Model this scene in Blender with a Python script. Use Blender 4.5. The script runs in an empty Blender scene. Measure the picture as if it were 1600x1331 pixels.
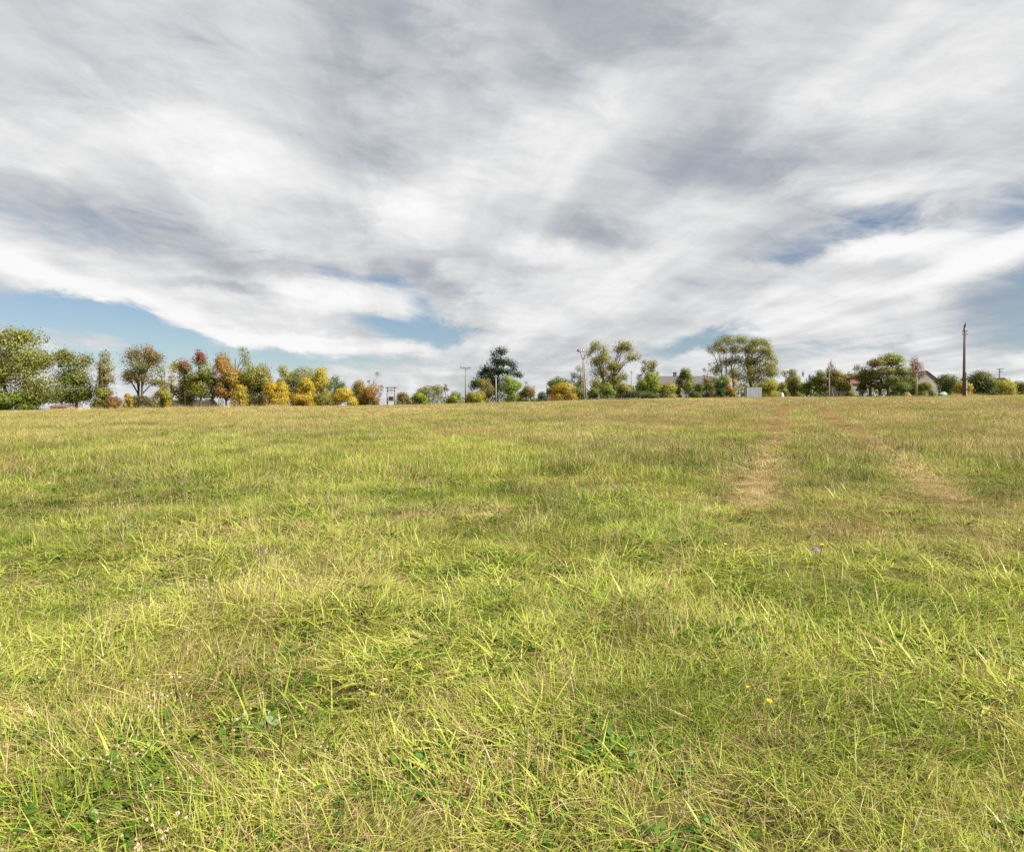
import bpy, math, random
import numpy as np
from mathutils import Vector, Matrix, Euler

R = math.radians
SC = bpy.context.scene
COL = SC.collection
rng = np.random.default_rng(7)
random.seed(7)

# ------------------------------------------------------------------ terrain shape
def sstep(a, b, v):
    t = np.clip((v - a) / (b - a), 0, 1)
    return t * t * (3 - 2 * t)

_py = np.arange(-600, 4000, 0.5)
_slope = 0.006 + 0.034 * (1 - sstep(20, 90, _py))
_slope = np.where(_py < -30, 0.0, _slope)
_slope = _slope - sstep(185, 300, _py) * 0.045 + sstep(500, 900, _py) * 0.039
_pz = np.cumsum(_slope) * 0.5
_pz -= np.interp(0.0, _py, _pz)

_grids = {}
def vnoise(x, y, scale, seed):
    """smooth value noise, 0..1"""
    g = _grids.get(seed)
    if g is None:
        g = _grids[seed] = np.random.default_rng(seed).random((128, 128))
    x = np.asarray(x, float) / scale + 1000.37; y = np.asarray(y, float) / scale + 1000.71
    xi = np.floor(x).astype(int); yi = np.floor(y).astype(int)
    fx = x - xi; fy = y - yi
    fx = fx * fx * (3 - 2 * fx); fy = fy * fy * (3 - 2 * fy)
    a = g[xi % 128, yi % 128]; b = g[(xi + 1) % 128, yi % 128]
    c = g[xi % 128, (yi + 1) % 128]; d = g[(xi + 1) % 128, (yi + 1) % 128]
    return (a * (1 - fx) + b * fx) * (1 - fy) + (c * (1 - fx) + d * fx) * fy

def H(x, y):
    x = np.asarray(x, float); y = np.asarray(y, float)
    z = np.interp(y, _py, _pz) + 0.0155 * 200 * np.tanh(x / 200)
    z = z + (vnoise(x, y, 9.0, 11) - 0.5) * 0.16 + (vnoise(x, y, 1.0, 12) - 0.5) * 0.06 + (vnoise(x, y, .36, 13) - 0.5) * 0.07
    z = z + .27 * np.exp(-((x / np.maximum(y, 20) - .27) / .27) ** 2) * sstep(20, 60, y) * (1 - sstep(180, 260, y))
    return z
def h(x, y):
    return float(H(x, y))

# ------------------------------------------------------------------ camera, world, sun, exposure
F = 1043.0                                   # focal length in photograph pixels
CAM_Z = h(0, 0) + 1.27
PITCH = math.atan(19.5 / F)
cam = bpy.data.cameras.new('camera')
cam.sensor_width = 36.0
cam.lens = 36.0 * F / 1600
cam.clip_start = 0.05; cam.clip_end = 9000
camo = bpy.data.objects.new('camera', cam); COL.objects.link(camo)
camo.location = (0, 0, CAM_Z)
camo.rotation_euler = (math.pi / 2 - PITCH, 0, 0)
SC.camera = camo
SC.view_settings.view_transform = 'Standard'
SC.view_settings.look = 'None'
SC.view_settings.gamma = 1.0
SC.view_settings.use_curve_mapping = False
SC.view_settings.exposure = 0.9
SC.cycles.max_bounces = 6
SC.cycles.diffuse_bounces = 3
SC.cycles.glossy_bounces = 2
SC.cycles.transmission_bounces = 3
SC.cycles.transparent_max_bounces = 4
SC.cycles.sample_clamp_indirect = 4
SC.cycles.use_denoising = False

def ray(px, py):
    u = (px - 800) / F; v = (665.5 - py) / F
    c, s = math.cos(PITCH), math.sin(PITCH)
    return Vector((u, c + v * s, v * c - s))
def at(px, py, Y):
    d = ray(px, py); k = Y / d.y
    return Vector((0, 0, CAM_Z)) + d * k
def on_ground(px, py):
    d = ray(px, py); t = 0.5
    while t < 200:
        p = d * t
        if CAM_Z + p.z < h(p.x, p.y): break
        t *= 1.01
    return (d * t).x, (d * t).y

SUN_AZ, SUN_EL = R(122), R(42)               # azimuth clockwise from +Y
world = bpy.data.worlds.new('World'); SC.world = world
world.use_nodes = True
NT = world.node_tree; NT.nodes.clear()
def N(t, **kw):
    n = NT.nodes.new(t)
    for k, v in kw.items(): setattr(n, k, v)
    return n
def L(a, b): NT.links.new(a, b)
def val(sock, v):
    if hasattr(v, 'is_output'): L(v, sock)
    else: sock.default_value = v
def M(op, a, b=0.0, c=None, clamp=False):
    n = N('ShaderNodeMath', operation=op, use_clamp=clamp)
    val(n.inputs[0], a); val(n.inputs[1], b)
    if c is not None: val(n.inputs[2], c)
    return n.outputs[0]
def VM(op, a, b=None, s=None):
    n = N('ShaderNodeVectorMath', operation=op)
    val(n.inputs[0], a)
    if b is not None: val(n.inputs[1], b)
    if s is not None: val(n.inputs['Scale'], s)
    return n.outputs['Value'] if op == 'LENGTH' else n.outputs['Vector']
def noise(vec, scale, detail=4, rough=0.5, dist=0.0):
    n = N('ShaderNodeTexNoise')
    L(vec, n.inputs['Vector']); n.inputs['Scale'].default_value = scale
    n.inputs['Detail'].default_value = detail; n.inputs['Roughness'].default_value = rough
    n.inputs['Distortion'].default_value = dist
    return n.outputs[0], n.outputs[1]
def MR(v, a, b, c, d, kind='SMOOTHSTEP'):
    n = N('ShaderNodeMapRange', interpolation_type=kind)
    val(n.inputs[0], v); n.inputs[1].default_value = a; n.inputs[2].default_value = b
    n.inputs[3].default_value = c; n.inputs[4].default_value = d
    return n.outputs[0]

tc = N('ShaderNodeTexCoord')
D_ = tc.outputs['Generated']
sp = N('ShaderNodeSeparateXYZ'); L(D_, sp.inputs[0])
X, Y, Z = sp.outputs
az = M('ARCTAN2', X, Y); el = M('ARCSINE', Z)
ae = N('ShaderNodeCombineXYZ'); L(az, ae.inputs[0]); L(el, ae.inputs[1])
# cloud-layer plane coordinates (parallel bands meet near the horizon)
zz = M('ADD', M('MAXIMUM', Z, 0.0), 0.07)
pl = N('ShaderNodeCombineXYZ'); L(M('DIVIDE', X, zz), pl.inputs[0]); L(M('DIVIDE', Y, zz), pl.inputs[1])
mp = N('ShaderNodeMapping', vector_type='TEXTURE'); L(pl.outputs[0], mp.inputs[0])
mp.inputs['Rotation'].default_value = (0, 0, R(9)); mp.inputs['Scale'].default_value = (0.9, 8.5, 1.0)
streak, _ = noise(mp.outputs[0], 1.15, 8, 0.52, 0.35)
mps = N('ShaderNodeMapping', vector_type='TEXTURE'); L(pl.outputs[0], mps.inputs[0])
mps.inputs['Rotation'].default_value = (0, 0, R(10)); mps.inputs['Scale'].default_value = (0.22, 2.6, 1.0); mps.inputs['Location'].default_value = (3.3, 1.7, 0)
strand, _ = noise(mps.outputs[0], 1.0, 6, 0.55, 0.6)
puff, _ = noise(pl.outputs[0], 1.6, 9, 0.62, 0.35)
mpe = N('ShaderNodeMapping'); L(ae.outputs[0], mpe.inputs[0]); mpe.inputs['Scale'].default_value = (3.0, 7.5, 1.0)
wispy, wcol = noise(mpe.outputs[0], 2.6, 9, 0.64, 0.5)
mpf = N('ShaderNodeMapping', vector_type='TEXTURE'); L(ae.outputs[0], mpf.inputs[0]); mpf.inputs['Rotation'].default_value = (0, 0, R(-14)); mpf.inputs['Scale'].default_value = (1.0, .28, 1.0)
fine, _ = noise(mpf.outputs[0], 9.0, 7, 0.62, 0.6)
# warp for the named cloud shapes
wv = VM('SUBTRACT', wcol, (0.5, 0.5, 0.5))
wv = VM('MULTIPLY', wv, (0.15, 0.055, 0.0))
aw = VM('ADD', ae.outputs[0], wv)
def azel(px, py):
    d = ray(px, py).normalized()
    return math.atan2(d.x, d.y), math.asin(d.z)
def feature(lst):
    tot = None
    for (x1, y1, x2, y2, w, amp) in lst:
        a1, e1 = azel(x1, y1); a2, e2 = azel(x2, y2)
        m = N('ShaderNodeMapping', vector_type='TEXTURE'); L(aw, m.inputs[0])
        m.inputs['Location'].default_value = ((a1 + a2) / 2, (e1 + e2) / 2, 0)
        m.inputs['Rotation'].default_value = (0, 0, math.atan2(e2 - e1, a2 - a1))
        ln = math.hypot(a2 - a1, e2 - e1) / 2
        wr = w / F * 1.0
        m.inputs['Scale'].default_value = (ln + wr * 0.9, wr, 1)
        r = MR(VM('LENGTH', m.outputs[0]), 0.15, 1.75, amp, 0.0)
        tot = r if tot is None else M('ADD', tot, r)
    return tot
blue = feature([(-80, 465, 190, 495, 26, 1.0), (140, 492, 340, 548, 20, 1.05), (300, 556, 600, 570, 14, .85), (0, 548, 300, 560, 16, .55),
    (560, 494, 715, 528, 19, 1.05), (490, 422, 640, 438, 11, .6), (1025, 550, 1170, 520, 16, 1.0), (1180, 398, 1310, 370, 19, .55),
    (1320, 354, 1430, 336, 21, .58), (1540, 345, 1680, 300, 32, .62), (1545, 445, 1700, 425, 26, .58), (1530, 505, 1700, 510, 32, .62),
    (1200, 548, 1420, 540, 9, .4), (-80, 318, 330, 378, 30, .36), (625, 455, 705, 498, 22, .62), (620, 595, 740, 600, 7, .35)])
grey = feature([(-60, 70, 420, 30, 95, .30), (1150, 50, 1680, 90, 110, .17), (-60, 275, 350, 395, 34, .6), (560, 60, 500, 250, 85, .32), (880, 20, 1060, 90, 55, .4), (1050, 245, 1330, 225, 42, .55),
    (870, 355, 975, 370, 22, .36), (640, 400, 705, 455, 24, .5), (270, 440, 410, 456, 8, .45), (820, 95, 910, 160, 26, .3), (1140, 275, 1290, 320, 28, .35),
    (380, 415, 620, 420, 14, .35), (100, 90, 200, 130, 40, .15), (1180, 375, 1310, 365, 22, .4), (1540, 480, 1660, 465, 42, .7), (700, 90, 620, 10, 40, .3)])
white = feature([(60, 90, 560, 315, 34, .30), (-60, 380, 150, 442, 18, .38), (140, 440, 350, 525, 15, .4), (330, 522, 640, 545, 13, .5), (470, 455, 625, 470, 22, .55),
    (590, 330, 680, 350, 38, .25), (800, 385, 900, 395, 20, .4), (700, 320, 1150, 60, 60, .35), (1270, 310, 1560, 268, 18, .4), (1330, 395, 1500, 368, 17, .6),
    (1440, 445, 1640, 372, 22, .55), (830, 470, 1010, 460, 55, .2), (1130, 470, 1500, 470, 38, .2), (1250, 120, 1550, 110, 80, .2), (20, 250, 180, 190, 40, .15)])
# coverage of cloud over blue
cov = M('ADD', 1.0, M('MULTIPLY', M('SUBTRACT', wispy, 0.5), 1.15))
cov = M('ADD', cov, M('MULTIPLY', M('SUBTRACT', fine, 0.5), 0.85))
cov = M('SUBTRACT', cov, MR(el, 0.0, 0.15, 0.30, 0.0))
cov = M('SUBTRACT', cov, M('MULTIPLY', blue, 0.92))
cov = M('ADD', cov, M('MULTIPLY', white, 0.30))
cov = MR(cov, 0.12, 0.86, 0.0, 1.0)
# brightness of the cloud layer
sh = M('ADD', 0.665, M('MULTIPLY', M('SUBTRACT', streak, 0.5), 1.05))
sh = M('ADD', sh, M('MULTIPLY', M('SUBTRACT', strand, 0.5), 0.26))
sh = M('ADD', sh, M('MULTIPLY', M('SUBTRACT', puff, 0.5), 0.50))
sh = M('ADD', sh, M('MULTIPLY', M('SUBTRACT', wispy, 0.5), 0.44))
sh = M('ADD', sh, M('MULTIPLY', M('SUBTRACT', fine, 0.5), 0.34))
sh = M('ADD', sh, M('SUBTRACT', M('MULTIPLY', white, 0.62), M('MULTIPLY', grey, 0.62)))
cr = N('ShaderNodeValToRGB'); L(sh, cr.inputs[0])
e = cr.color_ramp.elements
e[0].position = 0.0; e[0].color = (0.23, 0.29, 0.38, 1)
e[1].position = 1.0; e[1].color = (0.955, 0.955, 0.955, 1)
for p, c in ((0.35, (0.44, 0.468, 0.512, 1)), (0.62, (0.66, 0.67, 0.685, 1)), (0.85, (0.86, 0.86, 0.86, 1))):
    k = e.new(p); k.color = c
sky = N('ShaderNodeTexSky', sky_type='NISHITA')
sky.sun_disc = False
sky.sun_elevation = SUN_EL; sky.sun_rotation = SUN_AZ
sky.altitude = 300; sky.air_density = 1.0; sky.dust_density = 0.6; sky.ozone_density = 1.5
bg1 = N('ShaderNodeBackground'); L(sky.outputs[0], bg1.inputs[0]); bg1.inputs[1].default_value = 0.05
bg2 = N('ShaderNodeBackground'); L(cr.outputs[0], bg2.inputs[0]); bg2.inputs[1].default_value = 0.54
mx = N('ShaderNodeMixShader'); L(cov, mx.inputs[0]); L(bg1.outputs[0], mx.inputs[1]); L(bg2.outputs[0], mx.inputs[2])
wo = N('ShaderNodeOutputWorld'); L(mx.outputs[0], wo.inputs[0])
world.cycles.sampling_method = 'NONE'

sun = bpy.data.lights.new('sun', 'SUN')
sun.energy = 5.0; sun.angle = R(4); sun.color = (1.0, 0.95, 0.86)
suno = bpy.data.objects.new('sun', sun); COL.objects.link(suno)
sv = Vector((math.cos(SUN_EL) * math.sin(SUN_AZ), math.cos(SUN_EL) * math.cos(SUN_AZ), math.sin(SUN_EL)))
suno.rotation_euler = (-sv).to_track_quat('-Z', 'Y').to_euler()
suno.location = sv * 300

# ------------------------------------------------------------------ helpers
def tag(o, label=None, cat=None, group=None, kind=None):
    if label: o['label'] = label
    if cat: o['category'] = cat
    if group: o['group'] = group
    if kind: o['kind'] = kind
    return o
def empty(name, loc, rz=0.0):
    o = bpy.data.objects.new(name, None); COL.objects.link(o)
    o.empty_display_size = 0.2
    o.location = loc; o.rotation_euler = (0, 0, rz)
    return o
def mesh_obj(name, verts, faces, mat, parent=None, smooth=False, link=True):
    me = bpy.data.meshes.new(name)
    me.from_pydata([tuple(v) for v in verts], [], [tuple(f) for f in faces])
    if mat: me.materials.append(mat)
    if smooth: me.polygons.foreach_set('use_smooth', [True] * len(me.polygons))
    me.update()
    o = bpy.data.objects.new(name, me)
    if link: COL.objects.link(o)
    if parent: o.parent = parent
    return o
def add_obj(name, me, parent=None):
    o = bpy.data.objects.new(name, me); COL.objects.link(o)
    if parent: o.parent = parent
    return o
class MB:
    def __init__(s): s.v = []; s.f = []
    def add(s, v, f):
        b = len(s.v); s.v += [tuple(p) for p in v]; s.f += [tuple(i + b for i in q) for q in f]
    def box(s, c, d, rz=0.0, ry=0.0, rx=0.0):
        m = Euler((rx, ry, rz)).to_matrix(); c = Vector(c)
        P = [c + m @ Vector((x * d[0] / 2, y * d[1] / 2, z * d[2] / 2)) for z in (-1, 1) for x, y in ((-1, -1), (1, -1), (1, 1), (-1, 1))]
        s.add(P, [(3, 2, 1, 0), (4, 5, 6, 7), (0, 1, 5, 4), (1, 2, 6, 5), (2, 3, 7, 6), (3, 0, 4, 7)])
    def tube(s, pts, rad, n=8, cap=True):
        pts = [Vector(p) for p in pts]; rings = []
        for i, p in enumerate(pts):
            t = (pts[min(i + 1, len(pts) - 1)] - pts[max(i - 1, 0)]).normalized()
            a = t.orthogonal().normalized() if abs(t.z) < 0.9 else (Vector((1, 0, 0)) - t * t.x).normalized()
            b = t.cross(a)
            r = rad[i] if hasattr(rad, '__len__') else rad
            rings.append([p + (a * math.cos(2 * math.pi * k / n) + b * math.sin(2 * math.pi * k / n)) * r for k in range(n)])
        v = [q for g in rings for q in g]; f = []
        for i in range(len(pts) - 1):
            for k in range(n):
                f.append((i * n + k, i * n + (k + 1) % n, (i + 1) * n + (k + 1) % n, (i + 1) * n + k))
        if cap:
            f.append(tuple(range(n - 1, -1, -1))); f.append(tuple((len(pts) - 1) * n + k for k in range(n)))
        s.add(v, f)
    def lathe(s, c, prof, n=10):
        c = Vector(c); v = []; f = []
        for r, z in prof:
            v += [c + Vector((r * math.cos(2 * math.pi * k / n), r * math.sin(2 * math.pi * k / n), z)) for k in range(n)]
        for i in range(len(prof) - 1):
            for k in range(n): f.append((i * n + k, i * n + (k + 1) % n, (i + 1) * n + (k + 1) % n, (i + 1) * n + k))
        f.append(tuple(range(n - 1, -1, -1))); f.append(tuple((len(prof) - 1) * n + k for k in range(n)))
        s.add(v, f)
    def build(s, name, mat, parent=None, smooth=False):
        return mesh_obj(name, s.v, s.f, mat, parent, smooth)

# ------------------------------------------------------------------ materials
def new_mat(name):
    m = bpy.data.materials.new(name); m.use_nodes = True
    nt = m.node_tree; nt.nodes.clear()
    return m, nt
def simple(name, c, c2=None, scale=4.0, rough=0.8, metal=0.0, stretch=(1, 1, 1), bump=0.0):
    m, nt = new_mat(name); n = nt.nodes
    o = n.new('ShaderNodeOutputMaterial'); b = n.new('ShaderNodeBsdfPrincipled')
    nt.links.new(b.outputs[0], o.inputs[0])
    b.inputs['Roughness'].default_value = rough; b.inputs['Metallic'].default_value = metal
    tcd = n.new('ShaderNodeTexCoord'); mpn = n.new('ShaderNodeMapping'); mpn.inputs['Scale'].default_value = stretch
    nt.links.new(tcd.outputs['Object'], mpn.inputs[0])
    nz = n.new('ShaderNodeTexNoise'); nz.inputs['Scale'].default_value = scale; nz.inputs['Detail'].default_value = 6
    nt.links.new(mpn.outputs[0], nz.inputs['Vector'])
    r = n.new('ShaderNodeValToRGB'); nt.links.new(nz.outputs[0], r.inputs[0])
    c2 = c2 or tuple(k * 0.7 for k in c)
    r.color_ramp.elements[0].position = 0.3; r.color_ramp.elements[0].color = (*c2, 1)
    r.color_ramp.elements[1].position = 0.7; r.color_ramp.elements[1].color = (*c, 1)
    nt.links.new(r.outputs[0], b.inputs['Base Color'])
    if bump:
        bp = n.new('ShaderNodeBump'); bp.inputs['Strength'].default_value = bump
        nt.links.new(nz.outputs[0], bp.inputs['Height']); nt.links.new(bp.outputs[0], b.inputs['Normal'])
    return m
MAT = {
    'bark': simple('bark', (0.12, 0.09, 0.065), (0.05, 0.038, 0.03), 6, 0.95, stretch=(1, 1, 0.25), bump=0.4),
    'pale_bark': simple('pale_bark', (0.36, 0.33, 0.29), (0.16, 0.13, 0.11), 5, 0.9),
    'grey_bark': simple('grey_bark', (0.19, 0.165, 0.15), (0.10, 0.085, 0.08), 5, 0.95),
    'concrete': simple('concrete', (0.27, 0.24, 0.21), (0.18, 0.16, 0.145), 2.5, 0.9, stretch=(1, 1, .3)),
    'pole_wood': simple('pole_wood', (0.30, 0.235, 0.18), (0.17, 0.13, 0.10), 3, 0.9, stretch=(1, 1, .15)),
    'dark_pole': simple('dark_pole', (0.13, 0.085, 0.08), (0.075, 0.05, 0.048), 3, 0.9, stretch=(1, 1, .15)),
    'pale_wood': simple('pale_wood', (0.28, 0.245, 0.19), (0.20, 0.17, 0.13), 3, 0.9, stretch=(1, 1, .15)),
    'grey_wood': simple('grey_wood', (0.22, 0.22, 0.225), (0.13, 0.13, 0.135), 3, 0.9, stretch=(1, 1, .15)),
    'dark_wood': simple('dark_wood', (0.075, 0.05, 0.045), (0.04, 0.028, 0.026), 3, 0.9, stretch=(1, 1, .15)),
    'steel': simple('steel', (0.14, 0.13, 0.135), (0.08, 0.07, 0.07), 6, 0.55, 0.6),
    'ceramic': simple('ceramic', (0.10, 0.055, 0.04), (0.06, 0.035, 0.03), 6, 0.25),
    'wire': simple('wire', (0.11, 0.11, 0.12), None, 4, 0.9, 0.0),
    'white_panel': simple('white_panel', (0.25, 0.27, 0.285), (0.20, 0.22, 0.24), 1.2, 0.45),
    'white_trim': simple('white_trim', (0.42, 0.42, 0.41), (0.34, 0.34, 0.33), 2, 0.6),
    'plaster': simple('plaster', (0.26, 0.24, 0.235), (0.21, 0.195, 0.19), 1.0, 0.9),
    'tan_plaster': simple('tan_plaster', (0.27, 0.20, 0.17), (0.21, 0.155, 0.13), 1.0, 0.9),
    'red_wall': simple('red_wall', (0.26, 0.065, 0.058), (0.20, 0.05, 0.045), 2.0, 0.85),
    'grey_roof': simple('grey_roof', (0.115, 0.10, 0.105), (0.085, 0.075, 0.08), 2.0, 0.85, stretch=(1, 3, 3)),
    'dark_roof': simple('dark_roof', (0.10, 0.075, 0.08), (0.065, 0.05, 0.055), 2.0, 0.85),
    'red_roof': simple('red_roof', (0.17, 0.075, 0.058), (0.12, 0.052, 0.042), 2.5, 0.85),
    'orange_roof': simple('orange_roof', (0.20, 0.12, 0.085), (0.15, 0.085, 0.06), 2.5, 0.85),
    'pane': simple('pane', (0.06, 0.075, 0.09), (0.03, 0.04, 0.05), 3, 0.12),
    'door': simple('door', (0.13, 0.08, 0.06), None, 3, 0.7),
    'tyre': simple('tyre', (0.03, 0.03, 0.03), None, 9, 0.9),
    'tarp': simple('tarp', (0.045, 0.19, 0.18), (0.03, 0.13, 0.13), 3, 0.5),
    'tarp_pale': simple('tarp_pale', (0.30, 0.29, 0.23), (0.16, 0.22, 0.19), 3, 0.6),
    'sheet_white': simple('sheet_white', (0.40, 0.40, 0.43), (0.28, 0.28, 0.34), 6, 0.5),
    'sheet_lilac': simple('sheet_lilac', (0.36, 0.32, 0.52), (0.26, 0.24, 0.42), 6, 0.6),
    'soil': simple('soil', (0.045, 0.034, 0.024), (0.025, 0.018, 0.014), 2, 1.0, bump=.3),
    'straw': simple('straw', (0.23, 0.165, 0.085), (0.13, 0.09, 0.05), 5, 1.0, bump=.4),
    'petal_yellow': simple('petal_yellow', (0.85, 0.62, 0.02), (0.75, 0.50, 0.02), 40, 0.7),
    'petal_purple': simple('petal_purple', (0.30, 0.17, 0.32), (0.22, 0.12, 0.24), 40, 0.7),
    'petal_white': simple('petal_white', (0.40, 0.39, 0.36), (0.32, 0.30, 0.27), 40, 0.8),
    'stem': simple('stem', (0.16, 0.20, 0.05), (0.20, 0.15, 0.06), 20, 0.8),
}
def leaf_material():
    m, nt = new_mat('foliage'); n = nt.nodes; l = nt.links.new
    o = n.new('ShaderNodeOutputMaterial')
    a = n.new('ShaderNodeAttribute'); a.attribute_name = 'leaf_colour'
    d = n.new('ShaderNodeBsdfDiffuse'); t = n.new('ShaderNodeBsdfTranslucent')
    g = n.new('ShaderNodeBsdfGlossy'); g.inputs['Roughness'].default_value = 0.45
    tcd = n.new('ShaderNodeTexCoord'); nz = n.new('ShaderNodeTexNoise'); nz.inputs['Scale'].default_value = 1.7; nz.inputs['Detail'].default_value = 3
    l(tcd.outputs['Object'], nz.inputs['Vector'])
    mr = n.new('ShaderNodeMapRange'); l(nz.outputs[0], mr.inputs[0]); mr.inputs[1].default_value = .3; mr.inputs[2].default_value = .7
    mr.inputs[3].default_value = .8; mr.inputs[4].default_value = 1.2
    vm = n.new('ShaderNodeVectorMath'); vm.operation = 'SCALE'; l(a.outputs['Color'], vm.inputs[0]); l(mr.outputs[0], vm.inputs['Scale'])
    l(vm.outputs[0], d.inputs[0]); l(vm.outputs[0], t.inputs[0])
    m1 = n.new('ShaderNodeMixShader'); m1.inputs[0].default_value = 0.42; l(d.outputs[0], m1.inputs[1]); l(t.outputs[0], m1.inputs[2])
    m2 = n.new('ShaderNodeMixShader'); m2.inputs[0].default_value = 0.02; l(m1.outputs[0], m2.inputs[1]); l(g.outputs[0], m2.inputs[2])
    l(m2.outputs[0], o.inputs[0])
    return m
LEAF = leaf_material()

def grass_material():
    m, nt = new_mat('grass_blades'); n = nt.nodes; l = nt.links.new
    def math_(op, a, b=0.0, clamp=False):
        k = n.new('ShaderNodeMath'); k.operation = op; k.use_clamp = clamp
        for i, v in ((0, a), (1, b)):
            if hasattr(v, 'is_output'): l(v, k.inputs[i])
            else: k.inputs[i].default_value = v
        return k.outputs[0]
    def mixc(f, a, b):
        k = n.new('ShaderNodeMix'); k.data_type = 'RGBA'
        for s, v in ((k.inputs[0], f), (k.inputs[6], a), (k.inputs[7], b)):
            if hasattr(v, 'is_output'): l(v, s)
            else: s.default_value = v if not isinstance(v, tuple) else (*v, 1)
        return k.outputs[2]
    bl = n.new('ShaderNodeAttribute'); bl.attribute_name = 'blade'
    s = n.new('ShaderNodeSeparateXYZ'); l(bl.outputs['Vector'], s.inputs[0])
    rnd, t, kind = s.outputs
    dry = n.new('ShaderNodeAttribute'); dry.attribute_type = 'INSTANCER'; dry.attribute_name = 'dry'
    tin = n.new('ShaderNodeAttribute'); tin.attribute_type = 'INSTANCER'; tin.attribute_name = 'tint'
    rnd2 = math_('FRACT', math_('ADD', math_('MULTIPLY', rnd, 17.31), tin.outputs['Fac']))
    green = n.new('ShaderNodeValToRGB'); l(math_('ADD', math_('MULTIPLY', rnd, .45), math_('MULTIPLY', tin.outputs['Fac'], .62)), green.inputs[0])
    ge = green.color_ramp.elements
    ge[0].position = 0.16; ge[0].color = (0.030, 0.080, 0.005, 1)
    ge[1].position = 0.94; ge[1].color = (0.470, 0.478, 0.105, 1)
    k = ge.new(0.38); k.color = (0.125, 0.225, 0.014, 1)
    k = ge.new(0.58); k.color = (0.260, 0.358, 0.028, 1)
    k = ge.new(0.78); k.color = (0.355, 0.425, 0.064, 1)
    tip = mixc(math_('MULTIPLY', math_('POWER', t, 2.0), 0.35), green.outputs[0], (0.60, 0.51, 0.14))
    straw = n.new('ShaderNodeValToRGB'); l(rnd2, straw.inputs[0])
    se = straw.color_ramp.elements
    se[0].position = 0.0; se[0].color = (0.21, 0.125, 0.058, 1)
    se[1].position = 1.0; se[1].color = (0.80, 0.66, 0.37, 1)
    k = se.new(0.4); k.color = (0.55, 0.405, 0.185, 1)
    rust = n.new('ShaderNodeAttribute'); rust.attribute_type = 'INSTANCER'; rust.attribute_name = 'rust'
    strawc = mixc(rust.outputs['Fac'], straw.outputs[0], (0.36, 0.215, 0.115))
    isdry = math_('LESS_THAN', rnd2, dry.outputs['Fac'])
    c = mixc(isdry, tip, strawc)
    c = mixc(math_('GREATER_THAN', kind, 0.5), c, strawc)                       # 1 dry stem
    c = mixc(math_('GREATER_THAN', kind, 1.5), c, (0.36, 0.23, 0.12))                    # 2 brown seed head
    c = mixc(math_('GREATER_THAN', kind, 2.5), c, mixc(rnd, (0.04, 0.11, 0.012), (0.13, 0.22, 0.025)))  # 3 broad leaf
    c = mixc(math_('GREATER_THAN', kind, 3.5), c, (0.62, 0.50, 0.40))                      # 4 pale dry head
    d = n.new('ShaderNodeBsdfDiffuse'); tr = n.new('ShaderNodeBsdfTranslucent'); g = n.new('ShaderNodeBsdfGlossy')
    g.inputs['Roughness'].default_value = 0.4
    l(c, d.inputs[0]); l(c, tr.inputs[0])
    m1 = n.new('ShaderNodeMixShader'); m1.inputs[0].default_value = 0.28; l(d.outputs[0], m1.inputs[1]); l(tr.outputs[0], m1.inputs[2])
    m2 = n.new('ShaderNodeMixShader'); m2.inputs[0].default_value = 0.02; l(m1.outputs[0], m2.inputs[1]); l(g.outputs[0], m2.inputs[2])
    o = n.new('ShaderNodeOutputMaterial'); l(m2.outputs[0], o.inputs[0])
    return m
GRASS = grass_material()

def ground_material():
    m, nt = new_mat('meadow_ground'); n = nt.nodes; l = nt.links.new
    o = n.new('ShaderNodeOutputMaterial'); b = n.new('ShaderNodeBsdfPrincipled'); b.inputs['Roughness'].default_value = 1.0
    b.inputs['Specular IOR Level'].default_value = 0.1
    l(b.outputs[0], o.inputs[0])
    geo = n.new('ShaderNodeNewGeometry')
    a = n.new('ShaderNodeAttribute'); a.attribute_name = 'dry'
    n1 = n.new('ShaderNodeTexNoise'); n1.inputs['Scale'].default_value = 14; n1.inputs['Detail'].default_value = 8; n1.inputs['Roughness'].default_value = .7
    l(geo.outputs['Position'], n1.inputs['Vector'])
    r1 = n.new('ShaderNodeValToRGB'); l(n1.outputs[0], r1.inputs[0])
    r1.color_ramp.elements[0].position = .3; r1.color_ramp.elements[0].color = (0.035, 0.045, 0.010, 1)
    r1.color_ramp.elements[1].position = .72; r1.color_ramp.elements[1].color = (0.13, 0.145, 0.016, 1)
    r2 = n.new('ShaderNodeValToRGB'); l(n1.outputs[0], r2.inputs[0])
    r2.color_ramp.elements[0].position = .3; r2.color_ramp.elements[0].color = (0.10, 0.072, 0.032, 1)
    r2.color_ramp.elements[1].position = .72; r2.color_ramp.elements[1].color = (0.33, 0.25, 0.12, 1)
    mx = n.new('ShaderNodeMix'); mx.data_type = 'RGBA'
    l(a.outputs['Fac'], mx.inputs[0]); l(r1.outputs[0], mx.inputs[6]); l(r2.outputs[0], mx.inputs[7])
    l(mx.outputs[2], b.inputs['Base Color'])
    bp = n.new('ShaderNodeBump'); bp.inputs['Strength'].default_value = .6; bp.inputs['Distance'].default_value = .05
    l(n1.outputs[0], bp.inputs['Height']); l(bp.outputs[0], b.inputs['Normal'])
    return m

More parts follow.
